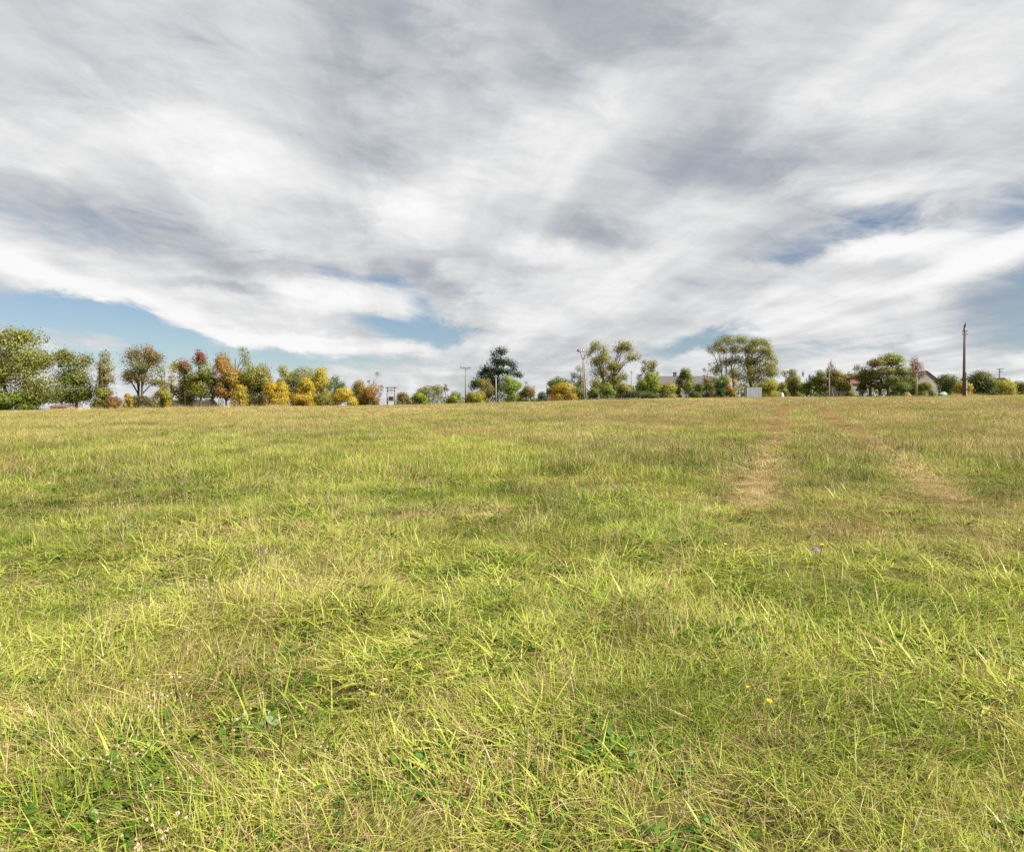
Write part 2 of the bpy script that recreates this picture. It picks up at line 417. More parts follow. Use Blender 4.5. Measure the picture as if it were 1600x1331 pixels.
# ------------------------------------------------------------------ ground
def polyline(pts):
    return np.array([on_ground(*p) for p in pts])
TR1 = polyline([(1172, 792), (1190, 755), (1205, 715), (1209, 680), (1214, 655), (1226, 636)])
TR2 = polyline([(1490, 794), (1452, 760), (1400, 715), (1345, 682), (1305, 655), (1282, 636)])
def seg_dist(x, y, P):
    best = np.full(np.shape(x), 1e9)
    for (ax, ay), (bx, by) in zip(P[:-1], P[1:]):
        dx, dy = bx - ax, by - ay
        t = np.clip(((x - ax) * dx + (y - ay) * dy) / (dx * dx + dy * dy), 0, 1)
        best = np.minimum(best, np.hypot(x - ax - t * dx, y - ay - t * dy))
    return best
FLAT = [(*on_ground(1100, 815), 0.9), (*on_ground(1230, 800), 0.8), (*on_ground(1480, 800), 0.9), (*on_ground(1340, 820), .6)]
def track(x, y):
    d = np.minimum(seg_dist(x, y, TR1), seg_dist(x, y, TR2)) + (vnoise(x, y, .5, 31) - .5) * .16
    k = (1 - sstep(0.12, 0.36, d)) * (.8 + .2 * vnoise(x, y, 1.3, 33))
    for fx, fy, r in FLAT:
        k = np.maximum(k, .14 * (1 - sstep(r * .4, r * 1.1, np.hypot((x - fx) * .7, y - fy) + (vnoise(x, y, .5, 32) - .5) * .5)))
    return k
def dryness(x, y):
    """how much of the sward is straw: patchy near, drier over the far half"""
    big = vnoise(x, y, 9.0, 21) * .45 + vnoise(x, y, 2.6, 22) * .55
    sm = vnoise(x, y, .8, 23) * .6 + vnoise(x, y, .33, 25) * .4
    r_ = np.hypot(x, y)
    far = sstep(9, 40, r_)
    d = 0.225 + 0.75 * (big - .47) + 0.85 * (sm - .5) + 0.30 * far
    d = d + .19 * sstep(.2, 3.2, x) * (1 - far) - .06 * sstep(0, 3, -x) * (1 - far)
    d = np.maximum(d, track(x, y) * (.58 + .36 * vnoise(x, y, .8, 24) + .2 * sstep(12, 22, y)))
    return np.clip(d, 0.05, .92)

def build_ground():
    ys = np.concatenate([np.linspace(-500, -8, 30), np.arange(-7.6, 14, .22), 14 * 1.022 ** np.arange(0, 130), np.linspace(250, 3900, 60)])
    ys = np.unique(np.round(ys, 3))
    us = np.concatenate([np.linspace(-1, -.0, 110) ** 3, (np.linspace(0, 1, 110) ** 3)[1:]])
    V = []; 
    for y in ys:
        w = 2500.0
        k = us * w
        # keep the middle fine: blend a fine fan with the far spread
        fan = np.linspace(-1, 1, len(us)) * (abs(y) * 1.1 + 6)
        s = np.abs(np.linspace(-1, 1, len(us)))
        x = np.where(s < .86, fan, np.sign(fan) * ((abs(y) * 1.1 + 6) * .86 + ((s - .86) / .14) ** 2 * 3000))
        V.append(np.stack([x, np.full_like(x, y), H(x, y)], 1))
    V = np.array(V); r, c = V.shape[:2]
    idx = np.arange(r * c).reshape(r, c)
    Fq = np.stack([idx[:-1, :-1], idx[:-1, 1:], idx[1:, 1:], idx[1:, :-1]], -1).reshape(-1, 4)
    P = V.reshape(-1, 3)
    me = bpy.data.meshes.new('field_ground')
    me.from_pydata(P.tolist(), [], Fq.tolist())
    at_ = me.attributes.new('dry', 'FLOAT', 'POINT'); at_.data.foreach_set('value', dryness(P[:, 0], P[:, 1]).astype(np.float32))
    me.polygons.foreach_set('use_smooth', [True] * len(me.polygons))
    me.materials.append(ground_material())
    o = bpy.data.objects.new('field_ground', me); COL.objects.link(o)
    tag(o, 'grassy meadow ground rising gently to the line of trees', kind='structure')
build_ground()

# ------------------------------------------------------------------ grass clumps and the scatter
def strip(base, dirv, length, width, bend, segs, side):
    """one bent tapering blade: vertices, faces, t values"""
    v = []; ts = []; p = np.array(base, float); d = np.array(dirv, float)
    for i in range(segs + 1):
        t = i / segs
        w = width * (1 - t ** 1.8) * (.65 + .35 * min(1, t * 4))
        if i == segs: v.append(p.copy()); ts.append(1.0)
        else:
            v.append(p - side * w / 2); v.append(p + side * w / 2); ts += [t, t]
        d = d + np.array([0, 0, -bend / segs]); d /= np.linalg.norm(d)
        p = p + d * length / segs
        p[2] = max(p[2], 0.006)
    f = [(2 * i, 2 * i + 1, 2 * i + 3, 2 * i + 2) for i in range(segs - 1)] + [(2 * segs - 2, 2 * segs - 1, 2 * segs)]
    return v, f, ts
def make_clump(name, seed, n, radius, lrange, wrange, lean, bendr, kind_mix=(), segs=3):
    g = np.random.default_rng(seed)
    V = []; Fc = []; A = []
    comb = 0.0
    for i in range(n):
        kind = 0
        u = g.random(); acc = 0
        for kk, pr in kind_mix:
            acc += pr
            if u < acc: kind = kk; break
        r = radius * math.sqrt(g.random()); a = g.random() * 6.283
        base = (r * math.cos(a), r * math.sin(a), -.015)
        la = comb + g.normal() * .75 if g.random() < .68 else g.random() * 6.283
        ln = abs(g.normal(lean[0], lean[1]))
        dv = np.array([math.cos(la) * math.sin(ln), math.sin(la) * math.sin(ln), max(.12, math.cos(ln))]); dv /= np.linalg.norm(dv)
        sa = la + math.pi / 2 + g.normal() * .7
        side = np.array([math.cos(sa), math.sin(sa), g.normal() * .25]); side /= np.linalg.norm(side)
        le = g.uniform(*lrange); wd = g.uniform(*wrange); bd = g.uniform(*bendr)
        rn = g.random()
        def put(v, f, ts, k):
            b = len(V); V.extend(v); Fc.extend(tuple(q + b for q in x) for x in f); A.extend((rn, t, k) for t in ts)
        if kind == 3:                                    # small round leaves on short stalks
            c = np.array(base) + dv * le * .5; s2 = np.cross(dv, side); w = wd * g.uniform(1.1, 2.0)
            nrm = np.array([g.normal() * .4, g.normal() * .4, 1.0]); nrm /= np.linalg.norm(nrm)
            e1 = np.cross(nrm, side); e1 /= np.linalg.norm(e1); e2 = np.cross(nrm, e1)
            c[2] = max(c[2], .02)
            el_ = g.uniform(1.0, 2.4)
            ring = [c + e1 * math.cos(q) * w * el_ + e2 * math.sin(q) * w for q in np.linspace(0, 2 * math.pi, 7)[:-1]]
            put(ring, [(0, 1, 2, 3), (0, 3, 4, 5)], [.5] * 6, 3)
        elif kind in (2, 4):                             # upright stem with a head
            le2 = le * (1.35 if kind == 2 else .95)
            v, f, ts = strip(base, dv + np.array([0, 0, .9]), le2, wd * .35, bd * .35, segs, side)
            put(v, f, ts, 1)
            top = v[-1]; hl = .030 if kind == 2 else .009; hw = (.0022 if kind == 2 else .0042) * (1 + wd * 30 * (wd > .0055))
            for q in range(2):
                sd = np.array([math.cos(sa + q * 1.57), math.sin(sa + q * 1.57), 0])
                up = np.array([dv[0] * .4, dv[1] * .4, 1.0])
                put([top - up * hl * .5, top - sd * hw, top + up * hl * .6, top + sd * hw], [(0, 1, 2, 3)], [1] * 4, kind)
        else:
            v, f, ts = strip(base, dv, le, wd * (.55 if kind == 1 else 1), bd, segs, side)
            put(v, f, ts, kind)
    me = bpy.data.meshes.new(name); me.from_pydata([tuple(p) for p in V], [], Fc)
    at_ = me.attributes.new('blade', 'FLOAT_VECTOR', 'POINT'); at_.data.foreach_set('vector', np.array(A, np.float32).ravel())
    me.materials.append(GRASS)
    return bpy.data.objects.new(name, me)

KIND = {}
def kinds(tagname, specs):
    KIND[tagname] = [make_clump('grass_clump', *s[:1], *s[1:]) for s in specs]
kinds('fine', [(100 + i, 46, .11, (.05, .14), (.0028, .0050), (.85, .35), (.2, 1.3), ((1, .10), (3, .05))) for i in range(5)])
kinds('lush', [(120 + i, 34, .09, (.08, .20), (.0048, .0100), (.98, .32), (.4, 1.6), ((1, .06),), 4) for i in range(5)])
kinds('mat', [(140 + i, 40, .15, (.08, .24), (.0018, .0040), (1.25, .22), (.0, .7), ((1, .55),)) for i in range(4)])
kinds('seed', [(160 + i, 18, .12, (.12, .25), (.003, .005), (.40, .25), (.1, .9), ((2, .30), (1, .25), (4, .12))) for i in range(4)])
kinds('leaf', [(180 + i, 26, .10, (.03, .08), (.004, .007), (.6, .3), (.2, .8), ((3, .8),)) for i in range(3)])
kinds('dryhead', [(200 + i, 16, .10, (.10, .20), (.0025, .004), (.35, .25), (.1, .5), ((4, .55), (1, .2))) for i in range(2)])
# coarser clumps for the middle and far field, where a blade is thinner than a pixel
kinds('mid', [(220 + i, 60, .32, (.08, .22), (.006, .012), (.60, .35), (.2, 1.2), ((1, .12),), 2) for i in range(4)])
kinds('midseed', [(240 + i, 50, .34, (.10, .26), (.005, .009), (.40, .3), (.1, .8), ((2, .16), (1, .40)), 2) for i in range(3)])
kinds('far', [(260 + i, 70, .75, (.08, .20), (.014, .024), (.70, .35), (.1, .9), ((1, .12), (2, .03)), 2) for i in range(3)])
kinds('tall', [(280 + i, 60, .45, (.35, .8), (.012, .024), (.35, .22), (.1, .7), ((1, .70), (2, .12)), 3) for i in range(3)])
FLATLIST = [(k, o) for k, L_ in KIND.items() for o in L_]
INDEX = {}
for i, (k, o) in enumerate(FLATLIST): INDEX.setdefault(k, []).append(i)

def scatter(name, P, idx, rot, scale, dry, tint, label, rust=None):
    me = bpy.data.meshes.new(name)
    me.vertices.add(len(P)); me.vertices.foreach_set('co', P.astype(np.float32).ravel())
    def A(nm, typ, dat, key):
        a = me.attributes.new(nm, typ, 'POINT'); a.data.foreach_set(key, dat.ravel())
    A('kind', 'INT', idx.astype(np.int32), 'value'); A('rot', 'FLOAT_VECTOR', rot.astype(np.float32), 'vector')
    A('size', 'FLOAT_VECTOR', scale.astype(np.float32), 'vector'); A('dry', 'FLOAT', dry.astype(np.float32), 'value'); A('tint', 'FLOAT', tint.astype(np.float32), 'value')
    A('rust', 'FLOAT', (rust if rust is not None else dry * 0).astype(np.float32), 'value')
    ng = bpy.data.node_groups.new(name, 'GeometryNodeTree')
    ng.interface.new_socket('Geometry', in_out='INPUT', socket_type='NodeSocketGeometry')
    ng.interface.new_socket('Geometry', in_out='OUTPUT', socket_type='NodeSocketGeometry')
    n = ng.nodes; l = ng.links.new
    gi = n.new('NodeGroupInput'); go = n.new('NodeGroupOutput')
    def named(nm, typ):
        k = n.new('GeometryNodeInputNamedAttribute'); k.data_type = typ; k.inputs['Name'].default_value = nm
        return k.outputs['Attribute']
    kd, rt, sz = named('kind', 'INT'), named('rot', 'FLOAT_VECTOR'), named('size', 'FLOAT_VECTOR')
    jn = n.new('GeometryNodeJoinGeometry')
    for k in sorted(set(idx.tolist())):
        oi = n.new('GeometryNodeObjectInfo'); oi.inputs['Object'].default_value = FLATLIST[k][1]; oi.inputs['As Instance'].default_value = False
        cp = n.new('FunctionNodeCompare'); cp.data_type = 'INT'; cp.operation = 'EQUAL'
        l(kd, cp.inputs[2]); cp.inputs[3].default_value = k
        ip = n.new('GeometryNodeInstanceOnPoints')
        l(gi.outputs[0], ip.inputs['Points']); l(cp.outputs[0], ip.inputs['Selection']); l(oi.outputs['Geometry'], ip.inputs['Instance'])
        l(rt, ip.inputs['Rotation']); l(sz, ip.inputs['Scale'])
        l(ip.outputs[0], jn.inputs[0])
    l(jn.outputs[0], go.inputs[0])
    o = bpy.data.objects.new(name, me); COL.objects.link(o)
    md = o.modifiers.new('scatter', 'NODES'); md.node_group = ng
    tag(o, label, kind='stuff')
    return o

def gen_points(y0, y1, per_m2, half=.86, pad=1.2):
    area = half * (y1 * y1 - y0 * y0) + 2 * pad * (y1 - y0)
    n = int(area * per_m2)
    y = np.sqrt(rng.random(int(n * 1.5)) * (y1 * y1 - y0 * y0 + 1e-6) + y0 * y0)
    y = np.where(rng.random(len(y)) < .15, rng.uniform(y0, y1, len(y)), y)[:n]
    x = rng.uniform(-1, 1, len(y)) * (half * y + pad)
    return x, y
def meadow():
    PX = []; PY = []; K = []; S = []
    bands = [(0.9, 4.2, 380, (('fine', .31), ('lush', .31), ('mat', .27), ('seed', .03), ('leaf', .13), ('dryhead', .03))),
             (4.2, 9.0, 150, (('fine', .36), ('lush', .24), ('mat', .22), ('seed', .04), ('leaf', .09), ('dryhead', .02))),
             (9.0, 16, 42, (('mid', .50), ('lush', .30), ('mat', .05), ('midseed', .15))),
             (16, 34, 16, (('mid', .74), ('midseed', .26))),
             (34, 100, 5.4, (('far', .93), ('midseed', .07)))]
    xs, ys, ks = [], [], []
    for y0, y1, den, mix in bands:
        x, y = gen_points(y0, y1, den)
        names = [m[0] for m in mix]; pr = np.array([m[1] for m in mix]); pr = pr / pr.sum()
        c = rng.choice(len(names), len(x), p=pr)
        # species cluster by place
        lushness = vnoise(x, y, 1.1, 41) * .5 + vnoise(x, y, .36, 42) * .5
        ks_ = np.array([names[i] for i in c], dtype=object)
        if y1 <= 9:
            drop = (ks_ == 'lush') & (lushness < .42); ks_[drop] = 'fine'
            up = (ks_ == 'fine') & (lushness > .60) & (rng.random(len(x)) < .5); ks_[up] = 'lush'
            lf = (ks_ == 'leaf') & (vnoise(x, y, .6, 43) < .48); ks_[lf] = 'fine'
            dh = (ks_ == 'dryhead') & (vnoise(x, y, 1.3, 44) < .55); ks_[dh] = 'mat'
            tk = track(x, y); tr = (tk > .35) & (rng.random(len(x)) < .85); ks_[tr] = 'mat'
        xs.append(x); ys.append(y); ks.append(ks_)
    for T_ in (TR1, TR2):                                  # straw pressed flat in the wheel tracks
        for (a0, a1), (b0, b1) in zip(T_[:-1], T_[1:]):
            ln = math.hypot(b0 - a0, b1 - a1); n_ = int(ln * 34) + 4
            t_ = rng.random(n_); q = rng.normal(0, .13, n_)
            xs.append(a0 + (b0 - a0) * t_ + q); ys.append(a1 + (b1 - a1) * t_ + rng.normal(0, .1, n_)); ks.append(np.array(['mat'] * n_, dtype=object))
    x = np.concatenate(xs); y = np.concatenate(ys); k = np.concatenate(ks)
    P = np.stack([x, y, H(x, y)], 1)
    idx = np.array([INDEX[q][r % len(INDEX[q])] for q, r in zip(k, rng.integers(0, 1000, len(k)))])
    swirl = vnoise(x, y, 1.0, 51) * 8.0 + vnoise(x, y, .32, 52) * 4.5
    rot = np.stack([rng.normal(0, .10, len(x)), rng.normal(0, .10, len(x)), swirl + rng.normal(0, .55, len(x)) + (rng.random(len(x)) < .18) * rng.uniform(0, 6.283, len(x))], 1)
    tk = track(x, y)
    s = rng.uniform(.75, 1.25, len(x)) * (0.62 + .76 * (vnoise(x, y, .75, 45) * .45 + vnoise(x, y, .3, 48) * .55)) * (1 - .22 * sstep(8, 16, y)) * (1 - .36 * sstep(26, 60, y))
    s = np.where((k == 'mat') & (y > 9), s * 2.0, s)
    sz = np.stack([s, s, s * (1 - np.where(y > 9, .72, .5) * tk)], 1)
    dry = np.clip(dryness(x, y) + rng.normal(0, .07, len(x)), 0.03, .95)
    dry = np.where(k == 'lush', dry * .6, np.where(k == 'mat', np.clip(dry + .22, 0, .95), dry))
    tn = vnoise(x, y, 3.4, 46) * .34 + vnoise(x, y, .8, 49) * .33 + vnoise(x, y, .28, 47) * .33
    tint = np.clip((tn - .5) * 2.9 + .53 + .10 * sstep(0, 4, -x) + rng.normal(0, .10, len(x)) + .12 * (k == 'lush') - .10 * (k == 'leaf'), 0, 1)
    rust = np.clip((vnoise(x, y, 4.2, 53) * .5 + vnoise(x, y, 1.2, 54) * .5 - .50) * 3.0 + .02 * sstep(10, 40, y) + .15 * sstep(.5, 3, x), 0, .85) * (1 - .85 * np.clip(track(x, y) * 1.3, 0, 1) * (1 - sstep(10, 18, y))) + .75 * track(x, y) * sstep(12, 20, y)
    scatter('meadow_grass', P, idx, rot, sz, dry, tint, 'patchy green and straw meadow grass over the whole field', rust)
meadow()

def verge():
    """tall dry grass at the far edge of the field"""
    xs, ys = [], []
    for (p0, p1, d0, d1, n) in ((150, 450, 96, 104, 260), (0, 150, 90, 96, 40), (860, 1010, 122, 126, 110), (885, 945, 116, 121, 70), (1010, 1140, 120, 128, 110),
                                (1190, 1260, 126, 132, 40), (1395, 1445, 112, 118, 40), (1480, 1530, 97, 101, 40), (1530, 1640, 104, 110, 40), (440, 720, 120, 135, 40), (700, 860, 138, 144, 60), (1270, 1420, 124, 132, 40)):
        d = rng.uniform(d0, d1, n); px = rng.uniform(p0, p1, n)
        xs.append((px - 800) / F * d); ys.append(d)
    x = np.concatenate(xs); y = np.concatenate(ys)
    P = np.stack([x, y, H(x, y)], 1); n = len(x)
    idx = np.array([INDEX['tall'][r] for r in rng.integers(0, 3, n)])
    rot = np.stack([rng.normal(0, .08, n), rng.normal(0, .08, n), rng.uniform(0, 6.28, n)], 1)
    s = rng.uniform(.7, 1.4, n)
    scatter('verge_grass', P, idx, rot, np.stack([s * 1.3, s * 1.3, s], 1), rng.uniform(.55, .9, n), rng.random(n), 'tall dry grass along the far edge of the field', rng.random(n) * .5)
verge()

# ------------------------------------------------------------------ structure beyond the field
def earth_bank():
    a = at(240, 620, 190); b = at(345, 620, 196)
    V = []; n = 24
    for i in range(n + 1):
        t = i / n; p = a.lerp(b, t); zb = h(p.x, p.y)
        zt = at(240, 625.5, 190).z + .16 * math.sin(i * 1.3) + .1 * math.sin(i * 2.9)
        top = zb + (zt - zb) * min(1, min(t, 1 - t) * 9)
        V += [(p.x, p.y - 5, zb - .3), (p.x, p.y - 1.2, top), (p.x, p.y + 1.2, top + .05), (p.x, p.y + 5, zb - .3)]
    Fc = [(4 * i + k, 4 * i + 4 + k, 4 * i + 5 + k, 4 * i + 1 + k) for i in range(n) for k in range(3)]
    Fc += [(0, 1, 2, 3), (4 * n + 3, 4 * n + 2, 4 * n + 1, 4 * n)]
    tag(mesh_obj('earth_bank', V, Fc, MAT['soil'], smooth=False), 'low dark bank behind the coloured trees', kind='structure')
earth_bank()

def house(px0, px1, D, eave_py, ridge_py, depth, wall, roof, name, label, gable=False, chimney=None, windows=(), door=None, rz=0.0, over=.3, plinth=None):
    a = at(px0, eave_py, D); b = at(px1, eave_py, D)
    cx = (a.x + b.x) / 2; w = b.x - a.x; cy = D + depth / 2
    g = min(h(a.x, D), h(b.x, D)) - .1
    ez = a.z - g
    rzg = at((px0 + px1) / 2, ridge_py, D if gable else D + depth / 2).z - g
    root = empty(name, (cx, cy, g), rz)
    m = MB(); W, Dp = w / 2, depth / 2
    if gable:
        v = [(-W, -Dp, 0), (W, -Dp, 0), (W, Dp, 0), (-W, Dp, 0), (-W, -Dp, ez), (W, -Dp, ez), (W, Dp, ez), (-W, Dp, ez), (0, -Dp, rzg - .05), (0, Dp, rzg - .05)]
        f = [(0, 1, 5, 8, 4), (2, 3, 7, 9, 6), (1, 2, 6, 5), (3, 0, 4, 7), (3, 2, 1, 0)]
    else:
        v = [(-W, -Dp, 0), (W, -Dp, 0), (W, Dp, 0), (-W, Dp, 0), (-W, -Dp, ez), (W, -Dp, ez), (W, Dp, ez), (-W, Dp, ez), (-W, 0, rzg - .05), (W, 0, rzg - .05)]
        f = [(0, 1, 5, 4), (2, 3, 7, 6), (1, 2, 6, 9, 5), (3, 0, 4, 8, 7), (3, 2, 1, 0)]
    m.add(v, f); m.build('wall', MAT[wall], root)
    r = MB(); th = .16
    for s in (-1, 1):
        if gable:
            k = (rzg - ez) / W; eo = W + over
            p = [(0, -Dp - over, rzg), (s * eo, -Dp - over, ez - over * k), (s * eo, Dp + over, ez - over * k), (0, Dp + over, rzg)]
        else:
            k = (rzg - ez) / Dp; eo = Dp + over
            p = [(-W - over, 0, rzg), (-W - over, s * eo, ez - over * k), (W + over, s * eo, ez - over * k), (W + over, 0, rzg)]
        q = [(x, y, z + th) for x, y, z in p]
        r.add(p + q, [(3, 2, 1, 0), (4, 5, 6, 7), (0, 1, 5, 4), (1, 2, 6, 5), (2, 3, 7, 6), (3, 0, 4, 7)])
    ro = r.build('roof', MAT[roof], root)
    if chimney:
        c = at(chimney[0], chimney[1], cy); cm = MB(); hx = c.x - cx; zt = c.z - g
        cm.box((hx, 0, (zt + rzg - .5) / 2), (.7, .7, zt - rzg + .5)); cm.box((hx, 0, zt + .06), (.85, .85, .12))
        cm.build('chimney', MAT['dark_roof'] if roof != 'red_roof' else MAT['red_wall'], ro)
    for (wx, wz, ww, wh) in windows:
        fm = MB(); t = .09
        fm.box((wx, -Dp - .02, wz + wh / 2), (ww + t, .08, t)); fm.box((wx, -Dp - .02, wz - wh / 2), (ww + t, .08, t))
        fm.box((wx - ww / 2, -Dp - .02, wz), (t, .08, wh - t)); fm.box((wx + ww / 2, -Dp - .02, wz), (t, .08, wh - t)); fm.box((wx, -Dp - .02, wz), (t * .7, .06, wh - t))
        wn = fm.build('window', MAT['white_trim'], root)
        pm = MB(); pm.box((wx, -Dp - .004, wz), (ww - t * .8, .02, wh - t * .8)); pm.build('pane', MAT['pane'], wn)
    if door:
        dm = MB(); dm.box((door[0], -Dp - .03, door[2] / 2), (door[1], .08, door[2])); dm.build('door', MAT['door'], root)
    if plinth:
        pm = MB(); pm.box((0, -Dp - .04, plinth / 2), (w + .1, .1, plinth)); pm.build('plinth', MAT['white_trim'], root)
    tag(root, label, 'house' if 'barn' not in name and 'shed' not in name else name.split('_')[-1])
    return root
house(1022, 1120, 168, 603, 588.5, 9, 'plaster', 'grey_roof', 'long_barn', 'long low barn with grey roof and chimney behind the hedge trees', chimney=(1054.5, 582.5),
      windows=((-3.2, 1.5, 1.1, 1.1), (.4, 1.5, 1.1, 1.1), (5.6, 1.5, 1.1, 1.1)), door=(3.2, 1.1, 2.1))
house(856, 884, 178, 610, 606.5, 6, 'red_wall', 'dark_roof', 'red_house', 'red walled house half hidden behind the golden yellow tree', windows=((-1.3, 2.6, .9, 1.1), (1.2, 2.6, .9, 1.1)), plinth=.9, over=.15)
house(1318, 1354, 165, 599, 586, 8, 'plaster', 'red_roof', 'red_roof_house', 'house with red tiled roof seen between the orchard trees', windows=((-1.4, 1.8, 1.0, 1.2), (1.4, 1.8, 1.0, 1.2)))
house(1428, 1466, 150, 594.5, 580, 9, 'plaster', 'dark_roof', 'gable_house', 'pale house showing its gable and dark roof beside the tall dark pole', gable=True, windows=((1.3, 1.6, .9, 1.1), (0, 3.9, .8, .9)))
house(1549, 1586, 158, 604, 591, 9, 'tan_plaster', 'dark_roof', 'tan_gable_house', 'tan house with dark gable roof behind the bushes at far right', gable=True, windows=((.9, 1.6, .9, 1.0),))
house(78, 104, 150, 635.6, 632.6, 4, 'tan_plaster', 'orange_roof', 'low_shed', 'low shed with orange roof between the first two trees', over=.2)

# ------------------------------------------------------------------ trees
def tubes_np(branches):
    m = MB()
    for pts, rad, n in branches: m.tube(pts, rad, n, cap=False)
    return m
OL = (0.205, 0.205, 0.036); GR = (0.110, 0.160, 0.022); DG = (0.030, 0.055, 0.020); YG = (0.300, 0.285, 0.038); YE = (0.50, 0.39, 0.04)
GO = (0.47, 0.32, 0.028); OR = (0.34, 0.185, 0.05); RE = (0.28, 0.06, 0.08); BR = (0.22, 0.135, 0.06); SI = (0.27, 0.27, 0.14); BG = (0.18, 0.26, 0.022)
RB = (0.25, 0.10, 0.06); GB = (0.05, 0.10, 0.06); PU = (0.12, 0.075, 0.09)
def tree(px, D, top, w, kind, cols, label, name='broadleaf_tree', cat='tree', cb=None, lobes=None, leaf=.30, dens=1.0, seed=None, trunks=None, airy=0.0,
         accents=(), bark='bark', group=None, lim=14000, tr=None, lr=.36, nl=None):
    """px, top, w and lobes in photograph pixels; cols = colours mixed over the crown; accents = (px,py,r,colour,strength)"""
    g = np.random.default_rng(seed if seed is not None else int(px * 7 + top * 3 + D))
    mpp = D / F
    base = at(px, 620, D); bx = base.x; bz = h(bx, D)
    Ht = at(px, top, D).z - bz; Wm = w * mpp
    root = empty(name, (bx, D, bz))
    tag(root, label, cat, group)
    bush = kind in ('bush',)
    # lobes: (x, y, z, rx, rz) metres relative to the base
    LB = []
    if lobes:
        for (lx, ly, rx, rz) in lobes:
            p = at(lx, ly, D)
            LB.append((p.x - bx, g.normal() * Wm * .14, p.z - bz, rx * mpp, rz * mpp))
            if rx * mpp > 1.2:
                LB.append((p.x - bx + g.normal() * rx * mpp * .4, g.uniform(-1, 1) * Wm * .25, p.z - bz + g.normal() * rz * mpp * .3, rx * mpp * .75, rz * mpp * .75))
    else:
        cbf = cb if cb is not None else {'dense': .06, 'open': .28, 'sparse': .22, 'bare': .15, 'bush': 0.0, 'column': .05}[kind]
        n = nl or {'dense': 22, 'open': 15, 'sparse': 16, 'bare': 9, 'bush': 11, 'column': 12}[kind]
        z0 = Ht * cbf; hh = (Ht - z0) / 2; zc = z0 + hh
        fr = {'dense': .40, 'open': .36, 'sparse': .27, 'bare': .24, 'bush': .44, 'column': .55}[kind]
        for i in range(n):
            for _ in range(20):
                u = g.normal(size=3); u /= np.linalg.norm(u); u *= (.35 + .65 * g.random() ** .6)
                if not (bush and u[2] < -.2): break
            taper = 1.0
            if kind == 'column': taper = 1 - .45 * max(0, u[2])
            r = Wm / 2 * fr * g.uniform(.75, 1.2)
            rz = min(r * g.uniform(.75, 1.0), hh * .55)
            LB.append((u[0] * max(.05, Wm / 2 - r * .85) * taper, u[1] * max(.05, Wm / 2 - r * .85) * taper, max(rz * .55, zc + u[2] * max(.05, hh - rz * .9)), r, rz))
        if bush:
            for i in range(6):
                a = g.random() * 6.28; r = Wm / 2 * .36
                LB.append((math.cos(a) * Wm * .30, math.sin(a) * Wm * .25, Ht * .22, r, Ht * .25))
    LB = np.array(LB)
    if lobes:                                   # fill between neighbouring sprays so the crown hangs together
        add = []
        for i_, b_ in enumerate(LB):
            dd = np.hypot(LB[:, 0] - b_[0], LB[:, 2] - b_[2]); dd[i_] = 1e9
            for j_ in np.argsort(dd)[:2]:
                if dd[j_] < 2.2 * (b_[3] + LB[j_, 3]) and g.random() < .6 - airy:
                    q_ = (b_ + LB[j_]) / 2; q_[1] += g.normal() * Wm * .1; q_[3:] *= .72; add.append(q_)
        LB = np.concatenate([LB, np.array(add)]) if add else LB
        LB[:, 3:] *= 1.04
    if not lobes:
        LB[:, 2] += 0; sx = (Wm / 2) / np.max(np.abs(LB[:, 0]) + LB[:, 3] * .88); LB[:, [0, 1, 3]] *= sx
        zb_ = Ht * cbf; lo = np.min(LB[:, 2] - LB[:, 4]); hi = np.max(LB[:, 2] + LB[:, 4] * .95)
        sz_ = (Ht - zb_) / (hi - lo); LB[:, 2] = zb_ + (LB[:, 2] - lo) * sz_; LB[:, 4] *= sz_
    # trunk and limbs
    br = []; tw = []
    tr = tr or max(.07, Ht * .022)
    tx = trunks if trunks is not None else [px]
    zt = Ht * {'dense': .6, 'open': .62, 'sparse': .8, 'bare': .8, 'bush': .35, 'column': .85}.get(kind, .65)
    TK = []
    for t_ in tx:
        x0 = at(t_, 620, D).x - bx; y0 = 0 if len(tx) == 1 else g.normal() * .5
        pts = []
        lean = g.normal() * .05 * Ht
        for i in range(7):
            t = i / 6
            pts.append((x0 + lean * t * t + g.normal() * tr * .35 * (i > 0), y0 + g.normal() * tr * .35 * (i > 0), -.25 + (zt + .25) * t))
        rad = [tr * (1.25 if i == 0 else 1) * (1 - .72 * i / 6) for i in range(7)]
        if bush: rad = [q * .55 for q in rad]
        br.append((pts, rad, 7)); TK.append((np.array(pts), rad))
    for lb in LB:
        P, rad = TK[int(np.argmin([abs(k[0][3][0] - lb[0]) for k in TK]))]
        zz_ = min(max(lb[2] * g.uniform(.35, .75), zt * .12), zt)
        i = int(np.clip(np.searchsorted(P[:, 2], zz_), 1, 6)); st = P[i]; r0 = max(.02, rad[i] * .55)
        c = lb[:3]; mid = (st + c) / 2 + np.array([0, 0, .10 * np.linalg.norm(c - st)]) + g.normal(size=3) * .12
        br.append(([st, mid, c], [r0, r0 * .6, r0 * .28], 4))
        for _ in range({'bare': 22, 'sparse': 12}.get(kind, 5)):
            u = g.normal(size=3); u /= np.linalg.norm(u)
            if kind in ('bare', 'sparse'): u[2] = abs(u[2]) * .9 + .1
            e_ = c + u * np.array([lb[3], lb[3], lb[4]]) * g.uniform(.7, 1.15)
            m_ = (c + e_) / 2 + g.normal(size=3) * .08 * lb[3]
            tw.append(([c, m_, e_], [r0 * .28, r0 * .2, .008], 3))
    m = tubes_np(br + tw)
    m.build('trunk', MAT[bark], root, smooth=True)
    # leaves
    areas = 4 * math.pi * LB[:, 3] ** 1.2 * LB[:, 4] ** .8
